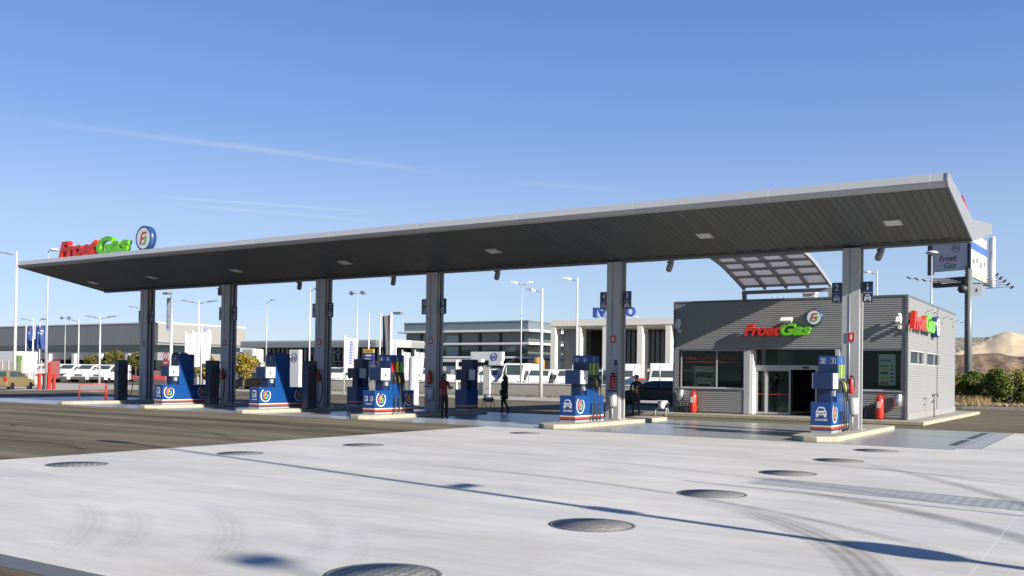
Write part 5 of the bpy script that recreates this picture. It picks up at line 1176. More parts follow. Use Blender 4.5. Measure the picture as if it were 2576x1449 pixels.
q = dp(632, 945, 85); tag(MB().box(q.x-.9, q.x+1.2, q.y, q.y+.6, 0, 2.35).box(q.x-1.0, q.x+1.3, q.y-.05, q.y+.65, 2.351, 2.45).build('utility_cabinet', mat('cabinet grey', (.38, .38, .35), .7, 0, .05)), 'grey utility cabinet right of the fifth column', 'cabinet')
q = dp(706, 960, 63); tag(MB().box(q.x-.42, q.x+.0, q.y, q.y+.4, 0, 1.75).box(q.x+.1, q.x+.42, q.y, q.y+.4, 0, 2.6).box(q.x+.05, q.x+.47, q.y-.03, q.y+.43, 2.601, 2.7).build('white_machine', offw), 'pair of white machine housings in front of the white pylon', 'machine')
q = dp(1041, 950, 50); tag(MB().lathe([(.30, 0), (.30, .1), (.27, .12), (.27, 2.45), (.2, 2.55), (.01, 2.56)], (q.x, q.y, 0), 18).build('white_column', mat('lilac white', (.5, .5, .55), .5)), 'pale round post between the coloured-label pump and the third column', 'post')
q = pY(1355, 912, 80); t = thing('ochre_tower', 'ochre rounded pillar behind the vans beside the cobra lamp', 'pillar', (q.x, 80, 0)); h1 = pY(1355, 898, 80).z
MB().lathe([(.6, 0), (.6, h1-.4), (.45, h1-.1), (.01, h1)], (q.x, 80, 0), 14).build('body', mat('ochre', (.50, .26, .05), .7), t); MB().box(q.x-.2, q.x+.3, 79.2, 79.45, h1-.9, h1-.6).build('vent', dark, t)
q = gp(1148, 1003); t = thing('bus_shelter_pole', 'white post with two flat white bars behind the woman in red', 'signpost', (q.x, q.y, 0))
z1 = pY(1155, 906, q.y).z; z2 = pY(1155, 922, q.y).z
MB().tube([(q.x, q.y, 0), (q.x, q.y, z1)], .09, 8).build('post', white, t); MB().box(q.x-1.9, q.x+1.9, q.y+.1, q.y+.5, z1-.12, z1+.08).build('top_bar', white, t); MB().box(q.x-1.9, q.x+1.8, q.y+.1, q.y+.4, z2-.3, z2).build('lower_bar', white, t); MB().box(q.x-.45, q.x+.5, q.y-.06, q.y-.0, 1.6, 1.95).build('plate', offw, t)
# red and white bin by the second pump
q = gp(1441, 1001); t = thing('red_bin', 'red and white bin behind the pump marked 4 and 3', 'litter bin', (q.x, q.y, 0))
MB().box(q.x-.42, q.x+.42, q.y, q.y+.5, .3, 1.5).build('frame', red, t); MB().box(q.x-.24, q.x+.24, q.y-.02, q.y-.001, .36, 1.4).build('front', mat('pale salmon', (.7, .4, .3), .6), t); MB().box(q.x-.44, q.x+.44, q.y-.03, q.y+.52, 1.501, 1.62).build('lid', white, t)
p = dp(1461, 926, 34); t = thing('arrow_sign', 'round topped dark blue sign with a white left arrow on the second nearest island', 'sign', (p.x, p.y, 1.2))
mb = MB(); mb.prism([(p.x-.2, p.z-.55), (p.x+.24, p.z-.55), (p.x+.24, p.z+.1)]+[(p.x+.02+.22*math.cos(a*math.pi/10), p.z+.1+.2*math.sin(a*math.pi/10)) for a in range(1, 10)]+[(p.x-.2, p.z+.1)], p.y, p.y+.03, 'y'); mb.build('panel', mat('sign navy', (.015, .025, .16), .4), t)
mb = MB(); flat(mb, '-y', (p.x, p.y, p.z+.1), [(-.12, .0), (-.02, .09), (-.02, .035), (.1, .02), (.14, -.08), (.17, -.06), (.13, .06), (-.02, .07)][:1]+[(-.02, .08), (-.02, .03), (.06, .02), (.1, -.06), (.14, -.05), (.1, -.03), (-.02, -.02), (-.02, -.08)], .002, .006); mb.build('arrow', white, t)
MB().tube([(p.x+.1, p.y+.06, .02), (p.x+.1, p.y+.06, p.z-.1)], .025, 6).build('post', galv, t)

# ------------------------------------------------------------------ wash stands
def wash_stand(px, py, label, m1, m2, rz=0, hoop=True, s=1.0):
    q = gp(px, py); t = thing('wash_stand', label, 'wash stand', (0, 0, 0), 'window wash stands')
    w = .26*s
    for x in (-w, w):
        MB().tube([(x, -.2, 0), (x*.92, -.02, .45*s)], .016, 6).build('leg', m1, t); MB().tube([(x, .2, 0), (x*.92, .02, .45*s)], .016, 6).build('leg', m1, t)
    if hoop: MB().tube([(-w, 0, .45*s), (-w*.92, 0, .9*s), (-w*.75, 0, .96*s), (w*.75, 0, .96*s), (w*.92, 0, .9*s), (w, 0, .45*s)], .014, 6).build('hoop', mat('pale red tube', (.45, .25, .2), .5), t)
    MB().lathe([(.13*s, .0), (.17*s, .06), (.2*s, .34), (.18*s, .36), (.17*s, .3), (.01, .3)], (0, 0, .3*s), 16).build('bucket', m2, t)
    MB().box(-w*.9, w*.9, -.03, .03, .63*s, .69*s).build('bar', dark if hoop else white, t)
    for x in (-w*.95, w*.95): MB().box(x-.03, x+.03, -.08, .08, .36*s, .5*s).build('squeegee', dark, t)
    return place(t, (q.x, q.y, .008), rz)
wash_stand(1228, 1027, 'wash stand with a tall hoop and grey bucket left of the walking person', dark, mat('bucket grey', (.22, .25, .3), .5))
wash_stand(1665, 1046, 'white wash stand without hoop left of the shop front', offw, white, 0, False, .95)

# ------------------------------------------------------------------ billboard on the right
D = 100; b0 = dp(2436, 940, D)
t = thing('billboard', 'tall two sided billboard on a steel mast behind the shop', 'billboard', (b0.x, b0.y, 0))
def bp_(x, y, dd): return dp(x, y, D+dd)
mt = dp(2437, 690, D).z
MB().tube([(b0.x, b0.y, -.2), (b0.x, b0.y, mt+.6)], [.36, .32], 14).build('mast', mat('mast steel', (.17, .20, .20), .5, .1), t)
lad = MB()
off = -rgt*.38
for k in range(52): z = .4+k*.26; lad.box(b0.x+off.x-.06, b0.x+off.x+.26, b0.y+off.y-.16, b0.y+off.y-.08, z, z+.17)
l = lad.build('ladder', dark, t)
for s in (0, .2): MB().tube([(b0.x+off.x+s, b0.y+off.y-.11, 0), (b0.x+off.x+s, b0.y+off.y-.11, mt)], .03, 6).build('ladder_rail', dark, l)
def quadpanel(name, corners, m, th, par):
    vs = [Vector(c) for c in corners]; n = (vs[1]-vs[0]).cross(vs[3]-vs[0]).normalized()
    if n.dot(CAM-vs[0]) > 0: n = -n
    mb = MB(); mb.add(vs+[v+n*th for v in vs], [(0, 1, 2, 3), (4, 5, 6, 7), (0, 1, 5, 4), (1, 2, 6, 5), (2, 3, 7, 6), (3, 0, 4, 7)]); return mb.build(name, m, par), vs, -n
lil = mat('shaded poster', (.55, .55, .60), .6, 0, .03)  # left panel's shade is put into this grey lilac
L0 = bp_(2345, 686, 3.2); L1 = bp_(2433, 677, .2); zt_ = dp(2433, 596, D).z
L0t, L1t = Vector((L0.x, L0.y, zt_)), Vector((L1.x, L1.y, zt_)); L0.z = L1.z = (L0.z+L1.z)/2
pn, vs, nrm = quadpanel('left_panel', [L0, L1, L1t, L0t], lil, .25, t)
def plane_frame(vs, nrm):
    u = (vs[1]-vs[0]); W_ = u.length; u = u/W_; v = Vector((0, 0, 1)); H_ = (vs[3]-vs[0]).length
    def F(a, b, d): q = vs[0]+u*(a*W_)+v*(b*H_)+nrm*d; return tuple(q)
    return F, W_, H_
F, W_, H_ = plane_frame(vs, nrm)
def ptext(mb, s, F, W_, H_, a, b, w, h, m, shear=.2, bold=.01):
    v2, f2 = text_mesh(s, w=w*W_, h=h*H_, depth=.02, shear=shear, bold=bold); mb.add([F(a+x/W_, b+y/H_, .01+z) for x, y, z in v2], f2, m)
mb = MB(); ptext(mb, 'Froet', F, W_, H_, .46, .40, .5, .2, 0); ptext(mb, 'Gas', F, W_, H_, .52, .17, .34, .17, 1)
c_ = F(.68, .70, .01)
for k in range(24):
    a0, a1 = 2*math.pi*k/24, 2*math.pi*(k+1)/24; r0, r1 = .105*W_, .12*W_
    mb.add([F(.68+r*math.cos(a)/W_, .70+r*math.sin(a)/H_, .03) for r, a in ((r0, a0), (r1, a0), (r1, a1), (r0, a1))], [(0, 1, 2, 3)], 2)
ptext(mb, 'FG', F, W_, H_, .68, .70, .13, .09, 2); mb.add([F(.28, .965, .03), F(.7, .965, .03), F(.7, 1.0, .03), F(.28, 1.0, .03)], [(0, 1, 2, 3)], 3)
mb.build('advert_print', [mat('plum print', (.22, .02, .09), .6), mat('poster green', (.03, .30, .12), .6), dark, navy], pn)
q = bp_(2333, 690, 3.8); mb = MB(); wallseg(mb, q, Vector((L0.x-.05, L0.y-.05, 0)), L0.z-.3, zt_, .3); mb.build('left_edge', dark, t)
R0 = bp_(2441, 690, .0); R1 = bp_(2483, 714, 7.5); R0t = Vector((R0.x, R0.y, zt_+.6)); R1t = Vector((R1.x, R1.y, zt_+.6)); zb = (R0.z+R1.z)/2-.05; R0.z = R1.z = zb
pn2, vs2, nr2 = quadpanel('right_panel', [R0, R1, R1t, R0t], white, .25, t)
F2, W2, H2 = plane_frame(vs2, nr2); mb = MB()
def q2(a0, a1, b0_, b1, m, d=.02): mb.add([F2(a0, b0_, d), F2(a1, b0_, d), F2(a1, b1, d), F2(a0, b1, d)], [(0, 1, 2, 3)], m)
q2(.0, 1, .62, .80, 0); q2(0, 1, .56, .6, 1); q2(0, 1, .02, .09, 1); q2(.35, .95, .85, .93, 2)
for k in range(4): q2(.1+k*.22, .24+k*.22, .3+(k % 2)*.06, .42+(k % 2)*.06, 3); q2(.1+k*.22, .2+k*.22, .2, .23, 2)
mb.build('advert_print', [mat('advert blue', (.06, .14, .45), .5), mat('advert straw', (.75, .62, .3), .5), mat('advert grey', (.4, .42, .5), .5), mat('advert dark', (.2, .22, .25), .5)], pn2, fix=False)
mb = MB(); E0 = bp_(2486, 722, 8.2); E1 = bp_(2497, 724, 6.8); wallseg(mb, E0, E1, zb-.5, zt_+1.1, .3); eg = mb.build('white_edge', white, t)
mb = MB(); wallseg(mb, bp_(2433.5, 690, .1), bp_(2440.5, 690, -.1), zb-.3, zt_, .3); mb.build('corner_post', dark, t)
A_, B_ = bp_(2378, 693, 1.5), bp_(2492, 724, 4); mb = MB(); wallseg(mb, A_, B_, dp(2440, 708, D).z, dp(2440, 703, D).z, 1.2); pf = mb.build('platform', dark, t)
mb = MB(); wallseg(mb, L0, L1, zb-1.0, zb-.03, .9); mb.build('walkway_beam', dark, t)
for k in range(5):
    s = bp_(2378+k*12, 700+k*2, 1); e = bp_(2287+k*19.5+k*0, 701+k*3.2, -2-k*.4); MB().tube([s, e], .035, 6).build('floodlight_arm', headm, pf)
    mb = MB(); mb.M = Matrix.Translation(e) @ Matrix.Rotation(R(35), 4, 'Y'); mb.box(-.28, .1, -.14, .14, -.02, .12); mb.build('floodlight', dark, pf)
    s = bp_(2480, 704+k*5.5, 4); e = bp_(2511+k*9.5, 691+k*8, 2); MB().tube([s, Vector((e.x, e.y, s.z+.1)), e], .035, 6).build('floodlight_arm', headm, pf)
    mb = MB(); mb.M = Matrix.Translation(e) @ Matrix.Rotation(R(-40), 4, 'Y'); mb.box(-.3, .12, -.14, .14, .0, .16); mb.build('floodlight', dark, pf)
q = dp(2457, 728, D-1); MB().box(q.x-.55, q.x+.55, q.y, q.y+.1, q.z-.65, q.z+.55).build('name_plate', white, t); MB().box(q.x-.06, q.x+.06, q.y-.02, q.y-.001, q.z-.25, q.z+.1).build('plate_mark', dark, t)
q = dp(2424, 727, D-.8); MB().ball((q.x-.1, q.y, q.z), .5, 10, 0, (1, .8, .9)).build('junction_unit', dark, t)

# ------------------------------------------------------------------ hill and bushes on the right
def hill_mat(name, a, b, sc, bumpy=.8, lay=0):
    m = bpy.data.materials.new(name); m.use_nodes = True; tt = m.node_tree; bs = tt.nodes['Principled BSDF']; bs.inputs['Roughness'].default_value = .95
    g = gnode(tt, 'ShaderNodeNewGeometry'); n = gnode(tt, 'ShaderNodeTexNoise'); n.inputs['Scale'].default_value = sc; n.inputs['Detail'].default_value = 8; n.inputs['Roughness'].default_value = .7; tt.links.new(g.outputs['Position'], n.inputs[0])
    r = gnode(tt, 'ShaderNodeValToRGB'); r.color_ramp.elements[0].position = .35; r.color_ramp.elements[1].position = .65; r.color_ramp.elements[0].color = (*[c*KA for c in a], 1); r.color_ramp.elements[1].color = (*[c*KA for c in b], 1); tt.links.new(n.outputs[0], r.inputs[0]); tt.links.new(r.outputs[0], bs.inputs['Base Color'])
    bp = gnode(tt, 'ShaderNodeBump'); bp.inputs['Strength'].default_value = bumpy; bp.inputs['Distance'].default_value = .4; tt.links.new(n.outputs[0], bp.inputs['Height']); tt.links.new(bp.outputs[0], bs.inputs['Normal'])
    return m
from mathutils import noise as mnoise
def terr(name, D0, D1, x0, x1, nx, ny, hf, m):
    vs = []; fs = []
    for j in range(ny+1):
        for i in range(nx+1):
            x = x0+(x1-x0)*i/nx; d = D0+(D1-D0)*j/ny; q = dp(x, 960, d); vs.append((q.x, q.y, hf(i/nx, j/ny, q, x, d)))
    for j in range(ny):
        for i in range(nx): k = j*(nx+1)+i; fs.append((k, k+1, k+nx+2, k+nx+1))
    return struct(MB().add(vs, fs, 0, True).build(name, m, fix=False))
def bank_h(u, v, q, x, d):
    hh = 4.6*min(1, max(0, (v-.08)/.2))
    hh = hh*(1+.12*mnoise.noise((q.x*.25, q.y*.25, 0)))+1.1*mnoise.noise((q.x*.6, q.y*.35, 3))*min(1, v*6)*(1 if v < .28 else .12)
    return hh if v > 0 else -.3
terr('eroded_bank', 92, 150, 2250, 2950, 150, 40, bank_h, hill_mat('eroded bank', (.06, .038, .027), (.30, .205, .125), .9, 1.0))
def sand_h(u, v, q, x, d):
    top = {2250: 849, 2400: 850, 2478: 849.5, 2490: 846, 2505: 840.5, 2522: 836.5, 2545: 835, 2555: 838, 2576: 842, 2600: 846, 2700: 850, 2950: 856}
    ks = sorted(top); y = 850
    for a, b in zip(ks, ks[1:]):
        if a <= x <= b: y = top[a]+(top[b]-top[a])*(x-a)/(b-a)
    zt2 = dp(x, y, 190).z; k = min(1, v/.72); k = k*k*(3-2*k)
    return 4.0+(zt2-4.0)*k+.18*mnoise.noise((q.x*.12, q.y*.12, 1))+.16*mnoise.noise((q.x*.5, q.y*.5, 1))
terr('sand_hill', 138, 215, 2250, 2950, 150, 40, sand_h, hill_mat('sand', (.50, .395, .25), (.58, .47, .31), .35, .3))
t = MB(); 
for k in range(900):
    x = random.uniform(2393, 2490); y = 852+random.random()*(893-36*(x-2395)/95-852); r_ = ray(x, y)
    for d in range(280, 430):
        q = CAM+r_*(d/2)
        if sand_h(0, (d/2-138)/77, q, x, d/2) >= q.z: break
    t.ball((q.x, q.y, q.z), random.uniform(.16, .45), 6, 0, (1.2, 1, .8))
rk = t.build('rock_scree', mat('scree', (.20, .19, .15), .95, 0, .5, .8), fix=False); struct(rk, 'stuff'); tag(rk, 'grey scree of loose stones on the slope behind the billboard mast', 'rocks')

leafg = mat('leaf green', (.15, .19, .035), .8, 0, .5, 3, spec=.25); leafd = mat('leaf dark', (.09, .13, .028), .8, 0, .4, 3, spec=.25); leafy = mat('leaf yellow', (.30, .21, .03), .8, 0, .5, 3, spec=.25); leafo = mat('leaf olive', (.22, .22, .045), .8, 0, .5, 3, spec=.25); treeo = mat('tree leaf olive', (.13, .115, .025), .8, 0, .5, 3, spec=.25); treeg = mat('tree leaf green', (.075, .085, .02), .8, 0, .5, 3, spec=.25); bark = mat('bark', (.10, .075, .05), .9, 0, .2, 6)
def foliage(mb, c, rx, ry, rz, n, s, mats_n, rnd, up=.3, clumps=14):
    cl_ = []
    for _ in range(clumps):
        while True:
            p = Vector((rnd.uniform(-1, 1), rnd.uniform(-1, 1), rnd.uniform(-1, 1)))
            if p.length < 1: break
        cl_.append((p, rnd.uniform(.22, .5), rnd.randrange(mats_n)))
    for _ in range(n):
        p, r, mi = rnd.choice(cl_); d = Vector((rnd.gauss(0, 1), rnd.gauss(0, 1), rnd.gauss(0, 1)))*r*.42
        q = p+d; q = q*(1.05/q.length) if q.length > 1.05 else q; q = Vector((c[0]+q.x*rx, c[1]+q.y*ry, c[2]+q.z*rz))
        a = Vector((rnd.gauss(0, 1), rnd.gauss(0, 1), rnd.gauss(0, 1)+up)).normalized(); b = a.orthogonal().normalized(); b.rotate(Matrix.Rotation(rnd.uniform(0, 6.3), 3, a)); e = a.cross(b); k = s*rnd.uniform(.6, 1.4)
        mb.add([q-b*k, q-e*k*.5, q+b*k, q+e*k*.5], [(0, 1, 2, 3)], mi if rnd.random() < .8 else rnd.randrange(mats_n))
def tree(px, ybase, ytop, D, wpx, label, ms, n=900, kind='tree', seed=1, s=.16):
    rnd = random.Random(seed); p = dp(px, 940, D); zt2 = dp(px, ytop, D).z; w = wpx*D/FPX/2; zb_ = max(.4, zt2-2*w*1.1) if kind == 'tree' else 0
    t = thing('small_tree' if kind == 'tree' else 'bush', label, kind, (p.x, p.y, 0), 'small trees in the far yard' if kind == 'tree' else 'bushes at the foot of the hill')
    if kind == 'tree':
        mb = MB(); mb.tube([(p.x, p.y, 0), (p.x+.05, p.y, zb_*.6), (p.x, p.y, zb_+.6)], [.12, .09, .05], 8)
        for k in range(5): a = k*1.26; mb.tube([(p.x, p.y, zb_*.8), (p.x+w*.5*math.cos(a), p.y+w*.5*math.sin(a), (zb_+zt2)/2)], [.05, .02], 5)
        mb.build('trunk', bark, t); cz = (zb_+zt2)/2; rz_ = (zt2-zb_)/2
    else: cz = zt2*.48; rz_ = zt2*.55
    mb = MB(); foliage(mb, (p.x, p.y, cz), w*.95, w*.8, rz_, n, s, len(ms), rnd, clumps=26); mb.build('crown' if kind == 'tree' else 'leaves', ms, t, fix=False)
tree(234, 945, 889, 118, 42, 'small olive green tree by the dark blue car', [treeo, treeg, treeo], 2000, seed=2, s=.22)
tree(286, 945, 883, 118, 62, 'wide olive green tree behind the silver and black cars', [treeo, treeg, treeo], 3000, seed=3, s=.22)
tree(341, 945, 884, 116, 44, 'olive green tree just left of the farthest column', [treeo, treeg, treeo], 2000, seed=4, s=.22)
tree(518, 945, 892, 86, 56, 'low yellowing tree under the white banners', [leafy, leafo], 1100, seed=5)
tree(612, 945, 892, 82, 54, 'yellow tree right of the fifth column', [leafy, leafy, leafo], 1200, seed=6)
tree(638, 945, 897, 84, 26, 'small yellow green tree beside the bigger yellow one', [leafo, leafy], 500, seed=7)
tree(2410, 1020, 946, 68, 44, 'olive bush touching the right wall of the shop', [leafo, leafg, leafy], 4200, 'bush', 8, .085)
tree(2452, 1020, 939, 69, 86, 'middle green bush in front of the billboard mast', [leafg, leafd, leafo], 11000, 'bush', 9, .085)
tree(2530, 1022, 928, 66, 124, 'largest dark green bush at the right edge', [leafd, leafg, leafd, leafo], 18000, 'bush', 10, .085)
tree(2610, 1022, 940, 68, 70, 'green bush cut by the right edge', [leafd, leafg], 3000, 'bush', 11, .10)
rnd = random.Random(5); mb = MB()
for k in range(2200):
    x = rnd.uniform(2395, 2640); d = rnd.uniform(61.8, 67); p = dp(x, 1000, d); hh = rnd.uniform(.1, .6)*(1.3 if abs(x-2455) < 40 else .5); a = rnd.uniform(0, 6.3); lx, ly = rnd.gauss(0, .18), rnd.gauss(0, .18); w_ = .02
    mb.add([(p.x-w_*math.cos(a), p.y-w_*math.sin(a), .05), (p.x+w_*math.cos(a), p.y+w_*math.sin(a), .05), (p.x+lx, p.y+ly, hh)], [(0, 1, 2)])
gq = mb.build('dry_grass', mat('straw', (.38, .27, .12), .9, 0, .4, 2), fix=False); struct(gq, 'stuff'); tag(gq, 'dry straw coloured grass in front of the bushes', 'grass')
mb = MB()
for k in range(90):
    x = rnd.uniform(2400, 2600); d = rnd.uniform(62.1, 66.5); p = dp(x, 1000, d); mb.ball((p.x, p.y, .06), rnd.uniform(.04, .17), 6, 0, (1.2, 1, .7))
gq = mb.build('loose_stones', mat('pale stone', (.33, .29, .22), .95, 0, .3, 3), fix=False); struct(gq, 'stuff'); tag(gq, 'pale loose stones along the far kerb at the right', 'stones')

# ------------------------------------------------------------------ people
skin_m = mat('skin', (.38, .21, .14), .55, 0, .06); hairm = mat('dark hair', (.018, .013, .010), .6, 0, .3, 30); shoem = mat('dark shoes', (.015, .013, .012), .4)
def person(label, J, top, legs, hair_long, pos, rz, H=1.72, skirt=False, cuff=.0):
    """faces -y; J gives the hand, elbow, knee and foot places"""
    t = thing('person', label, 'person', (0, 0, 0))
    V = []; E = []; RR = []
    def nd(p, r, par=None, ry=None):
        V.append(Vector(p)); RR.append((r, ry or r)); i = len(V)-1
        if par is not None: E.append((par, i))
        return i
    pel = nd((0, 0, .93), .135, None, .10); wa = nd((0, .0, 1.08), .118, pel, .085); ch = nd((0, .0, 1.28), .15, wa, .10); shc = nd((0, .01, 1.41), .09, ch, .08)
    nk = nd((0, .0, 1.49), .052, shc); hd0 = nd((0, -.015, 1.555), .075, nk, .085); hd1 = nd((0, -.01, 1.635), .078, hd0, .09); nd((0, .0, 1.70), .05, hd1)
    nd((0, -.105, 1.59), .014, hd0)
    for s, k in ((-1, 'L'), (1, 'R')):
        sh = nd((s*.17, .01, 1.39), .058, shc); el = nd(J['el'+k], .045, sh); wr = nd(J['ha'+k], .03, el)
        d = (Vector(J['ha'+k])-Vector(J['el'+k])).normalized(); pm = nd(Vector(J['ha'+k])+d*.06, .034, wr, .02)
        sd = d.cross(Vector((0, 1, 0.3))).normalized()
        for f in range(4): a = nd(Vector(J['ha'+k])+d*.11+sd*(f-1.5)*.019, .010, pm); nd(Vector(J['ha'+k])+d*(.15+(.012 if f in (1, 2) else 0))+sd*(f-1.5)*.02+Vector((0, -.018, -.005)), .008, a)
        th = nd(Vector(J['ha'+k])+d*.05+sd*.045+Vector((0, -.02, 0)), .011, wr); nd(Vector(J['ha'+k])+d*.085+sd*.058+Vector((0, -.03, 0)), .009, th)
        hp = nd((s*.09, 0, .86), .092, pel); kn = nd(J['kn'+k], .066, hp); an = nd(J['an'+k], .044, kn)
        fd = Vector(J.get('fd'+k, (0, -1, 0))).normalized(); hl = Vector(J['an'+k])
        b = nd((hl.x, hl.y, max(.035, hl.z-.055)), .042, an); nd(Vector((hl.x, hl.y, max(.032, hl.z-.065)))+fd*.15, .034, b)
    me = bpy.data.meshes.new('body'); me.from_pydata([tuple(v) for v in V], E, []); ob = bpy.data.objects.new('body', me); COL.objects.link(ob)
    sm = ob.modifiers.new('s', 'SKIN'); sm.use_smooth_shade = True
    for i, d in enumerate(me.skin_vertices[0].data): d.radius = RR[i]; d.use_root = (i == 0); d.use_loose = False
    ss = ob.modifiers.new('u', 'SUBSURF'); ss.levels = 1; ss.render_levels = 1
    bpy.context.view_layer.update(); m2 = bpy.data.meshes.new_from_object(ob.evaluated_get(bpy.context.evaluated_depsgraph_get())); bpy.data.objects.remove(ob)
    for q in (skin_m, top, legs, shoem): m2.materials.append(q)
    hands = [Vector(J['haL']), Vector(J['haR'])]
    for p in m2.polygons:
        c = p.center; p.use_smooth = True
        if c.z > 1.475: mi = 0
        elif min((c-h).length for h in hands) < .17 and any((c-Vector(J['el'+k])).length > (Vector(J['ha'+k])-Vector(J['el'+k])).length-.02 and (c-Vector(J['ha'+k])).length < .2 for k in 'LR'): mi = 0
        elif c.z > .90 or (abs(c.x) > .2 and c.z > .7): mi = 1
        elif c.z > .085: mi = 2
        else: mi = 3
        p.material_index = mi
    b = bpy.data.objects.new('body', m2); COL.objects.link(b); b.parent = t; WL[b] = Vector((0, 0, 0))
    mb = MB(); mb.ball((0, .018, 1.635), .102, 14, 0, (.92, 1.05, 1.0))
    # cut the face free
    keep = [f for f in range(len(mb.f)) if not (sum(mb.v[i][1] for i in mb.f[f])/4 < -.035 and sum(mb.v[i][2] for i in mb.f[f])/4 < 1.68)]
    mb.f = [mb.f[i] for i in keep]; mb.m = [mb.m[i] for i in keep]; mb.sm = [mb.sm[i] for i in keep]
    if hair_long:
        vs = []; 
        mb.lathe([(.03, .0), (.10, .05), (.115, .2), (.11, .32), (.06, .38)], (0, .055, 1.28), 12)
    mb.build('hair', hairm, t, fix=False)
    mb = MB()
    for s in (-1, 1): mb.ball((s*.032, -.092, 1.612), .010, 8)
    mb.build('eyes', dark, t); mb = MB(); mb.box(-.022, .022, -.096, -.088, 1.535, 1.543); mb.build('mouth', mat('lips', (.3, .1, .08), .5), t)
    mb = MB()
    for s in (-1, 1): mb.ball((s*.082, .0, 1.60), .022, 8, 0, (.4, .8, 1.3))
    mb.build('ears', skin_m, t)
    k = H/1.75; t.scale = (k, k, k); return place(t, pos, rz)
ST = dict(knL=(-.10, -.02, .49), anL=(-.10, .01, .085), knR=(.10, -.02, .49), anR=(.10, .01, .085))
jr = mat('red jacket', (.16, .010, .012), .7, 0, .12, 12); jb = mat('black clothes', (.010, .010, .011), .8, 0, .2, 12); jd = mat('dark trousers', (.010, .010, .013), .8, 0, .2, 12); suit = mat('black suit', (.012, .012, .014), .7, 0, .2, 10)
q = gp(1117, 1055)*1.025
t = person('woman in a red jacket with long dark hair standing by the third column', dict(ST, elL=(-.24, -.06, 1.13), elR=(.24, -.06, 1.13), haL=(-.10, -.30, 1.16), haR=(.10, -.30, 1.18)), jr, jd, True, (q.x, q.y, .008), R(75), 1.70)
tb = MB().box(-.08, .08, -.42, -.40, 1.16, 1.24); o = tb.build('held_phone', dark); tag(o, 'small dark device held by the woman in red', 'phone'); o.parent = None
o.matrix_world = Matrix.Translation((q.x, q.y, .008)) @ Matrix.Rotation(R(75), 4, 'Z') @ Matrix.Scale(.97, 4) @ Matrix.Translation(o.location)
q = gp(1268, 1039)
person('person in black walking to the left beside the tall wash stand', dict(elL=(-.22, .10, 1.14), elR=(.23, .06, 1.12), haL=(-.20, -.08, .98), haR=(.24, .10, .86), knL=(-.09, -.10, .50), anL=(-.09, -.08, .09), knR=(.09, .04, .49), anR=(.09, .22, .12), fdR=(0, -.9, -.3)), jb, jb, True, (q.x, q.y, .008), R(-60), 1.68)
pw = [o_ for o_ in COL.objects if o_.get('label', '').startswith('person in black walking')][0]
MB().lathe([(.15, .0), (.17, .02), (.165, .2), (.15, .4), (.165, .6), (.17, .72), (.12, .84)], (0, .01, .62), 16).build('coat', jb, pw)
b = MB(); b.box(-.36, -.20, -.22, .06, .78, 1.0); o = b.build('shoulder_bag', mat('black bag', (.015, .014, .014), .5), bevel=.03); tag(o, 'black bag at the side of the walking person', 'bag'); o.matrix_world = Matrix.Translation((q.x, q.y, .008)) @ Matrix.Rotation(R(-60), 4, 'Z') @ Matrix.Translation(o.location)
q = gp(1600, 1052)
person('man in black standing with folded hands right of the second nearest column', dict(ST, elL=(-.25, .0, 1.14), elR=(.25, .0, 1.14), haL=(-.08, -.20, 1.10), haR=(.10, -.20, 1.13), knL=(-.11, -.02, .49), anL=(-.14, .0, .085), knR=(.11, -.02, .49), anR=(.14, .0, .085)), suit, suit, False, (q.x, q.y, .008), R(8), 1.76)
q = pY(1951, 1030, 40.1)
person('man in a dark suit standing in the shop doorway with one hand at his face', dict(ST, elL=(-.24, -.02, 1.13), elR=(.22, -.16, 1.18), haL=(-.22, -.08, .92), haR=(.06, -.2, 1.42)), suit, suit, False, (q.x, q.y, GZ+.01), R(-50), 1.74)

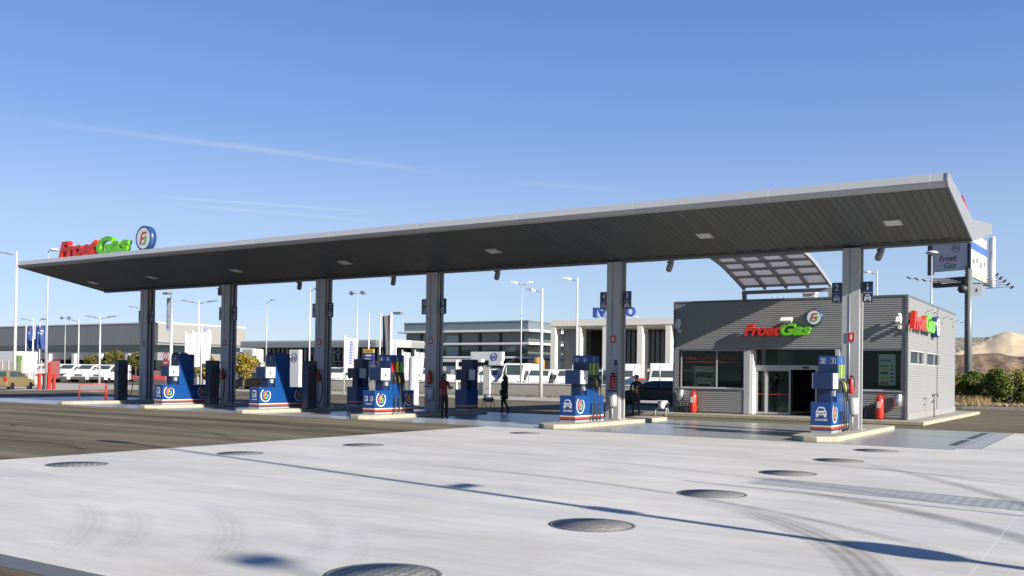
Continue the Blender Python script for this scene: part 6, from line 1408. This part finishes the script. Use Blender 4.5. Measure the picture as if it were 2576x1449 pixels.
# ------------------------------------------------------------------ things beside the picture that throw shadows on the concrete
def tip_base(tip, h): k = h/math.tan(R(SUN_EL)); return tip[0]+k*math.cos(R(SUN_AZ)), tip[1]+k*math.sin(R(SUN_AZ))
bx, by = tip_base((-19.4, 13.55), 11.2)
t = thing('street_lamp', 'tall lamp pole with a round traffic disc, throwing the thin shadow on the concrete', 'street lamp', (bx, by, 0))
MB().tube([(bx, by, 0), (bx, by, 11.2)], [.09, .06], 10).build('pole', polem, t)
def along(dist_tip): return dist_tip*math.tan(R(SUN_EL))
mb = MB(); z = 11.2-along(math.hypot(-19.4+2.0, 13.55-9.9)); mb.lathe([(.31, -.01), (.31, .01)], (bx+.09, by, z), 24, 0, 'x'); mb.build('traffic_disc', red, t)
z = 11.2-along(math.hypot(-19.4+5.66, 13.55-10.45)); MB().box(bx+.05, bx+.2, by-.14, by+.14, z-.15, z+.15).build('control_box', headm, t)
z = 11.2-along(math.hypot(-19.4+8.5, 13.55-11.3)); MB().box(bx-.06, bx+.06, by+.1, by+.6, z-.1, z+.05).build('bracket', headm, t)
mb = MB(); mb.box(bx-.9, bx+.1, by-.15, by+.15, 11.15, 11.3); mb.build('lamp_head', headm, t)
bx, by = tip_base((-6.52, 5.95), 11.2)
t = thing('street_lamp', 'slender tall lamp behind the camera, its head throwing a soft round shadow on the concrete', 'street lamp', (bx, by, 0))
MB().tube([(bx, by, 0), (bx, by, 11.0)], [.05, .03], 8).build('pole', polem, t); MB().lathe([(.1, -.08), (.23, -.06), (.26, 0), (.22, .07), (.05, .12)], (bx, by, 11.2), 14).build('lamp_head', headm, t)
# slatted totem
tipx, tipy = -5.2, 15.45; ht = 6.6; bx, by = tip_base((tipx, tipy), ht)
t = thing('slatted_totem', 'tall slatted metal totem right of the picture, its striped shadow lying on the concrete', 'totem', (bx, by, 0))
for k in range(88): MB().box(bx-.012, bx+.012, by-.5, by+.5, .3+k*.0715, .3+k*.0715+.019).build('slat', galv, t)
for s in (-.5, .5): MB().box(bx+.021, bx+.06, by+s-.015, by+s+.015, 0, ht).build('post', galv, t)
bx2, by2 = tip_base((-6.1, 14.62), 7.0)
t = thing('signal_pole', 'thin bare pole beside the slatted totem right of the picture', 'pole', (bx2, by2, 0)); MB().tube([(bx2, by2, 0), (bx2, by2, 7.0)], [.04, .03], 8).build('pole', galv, t)
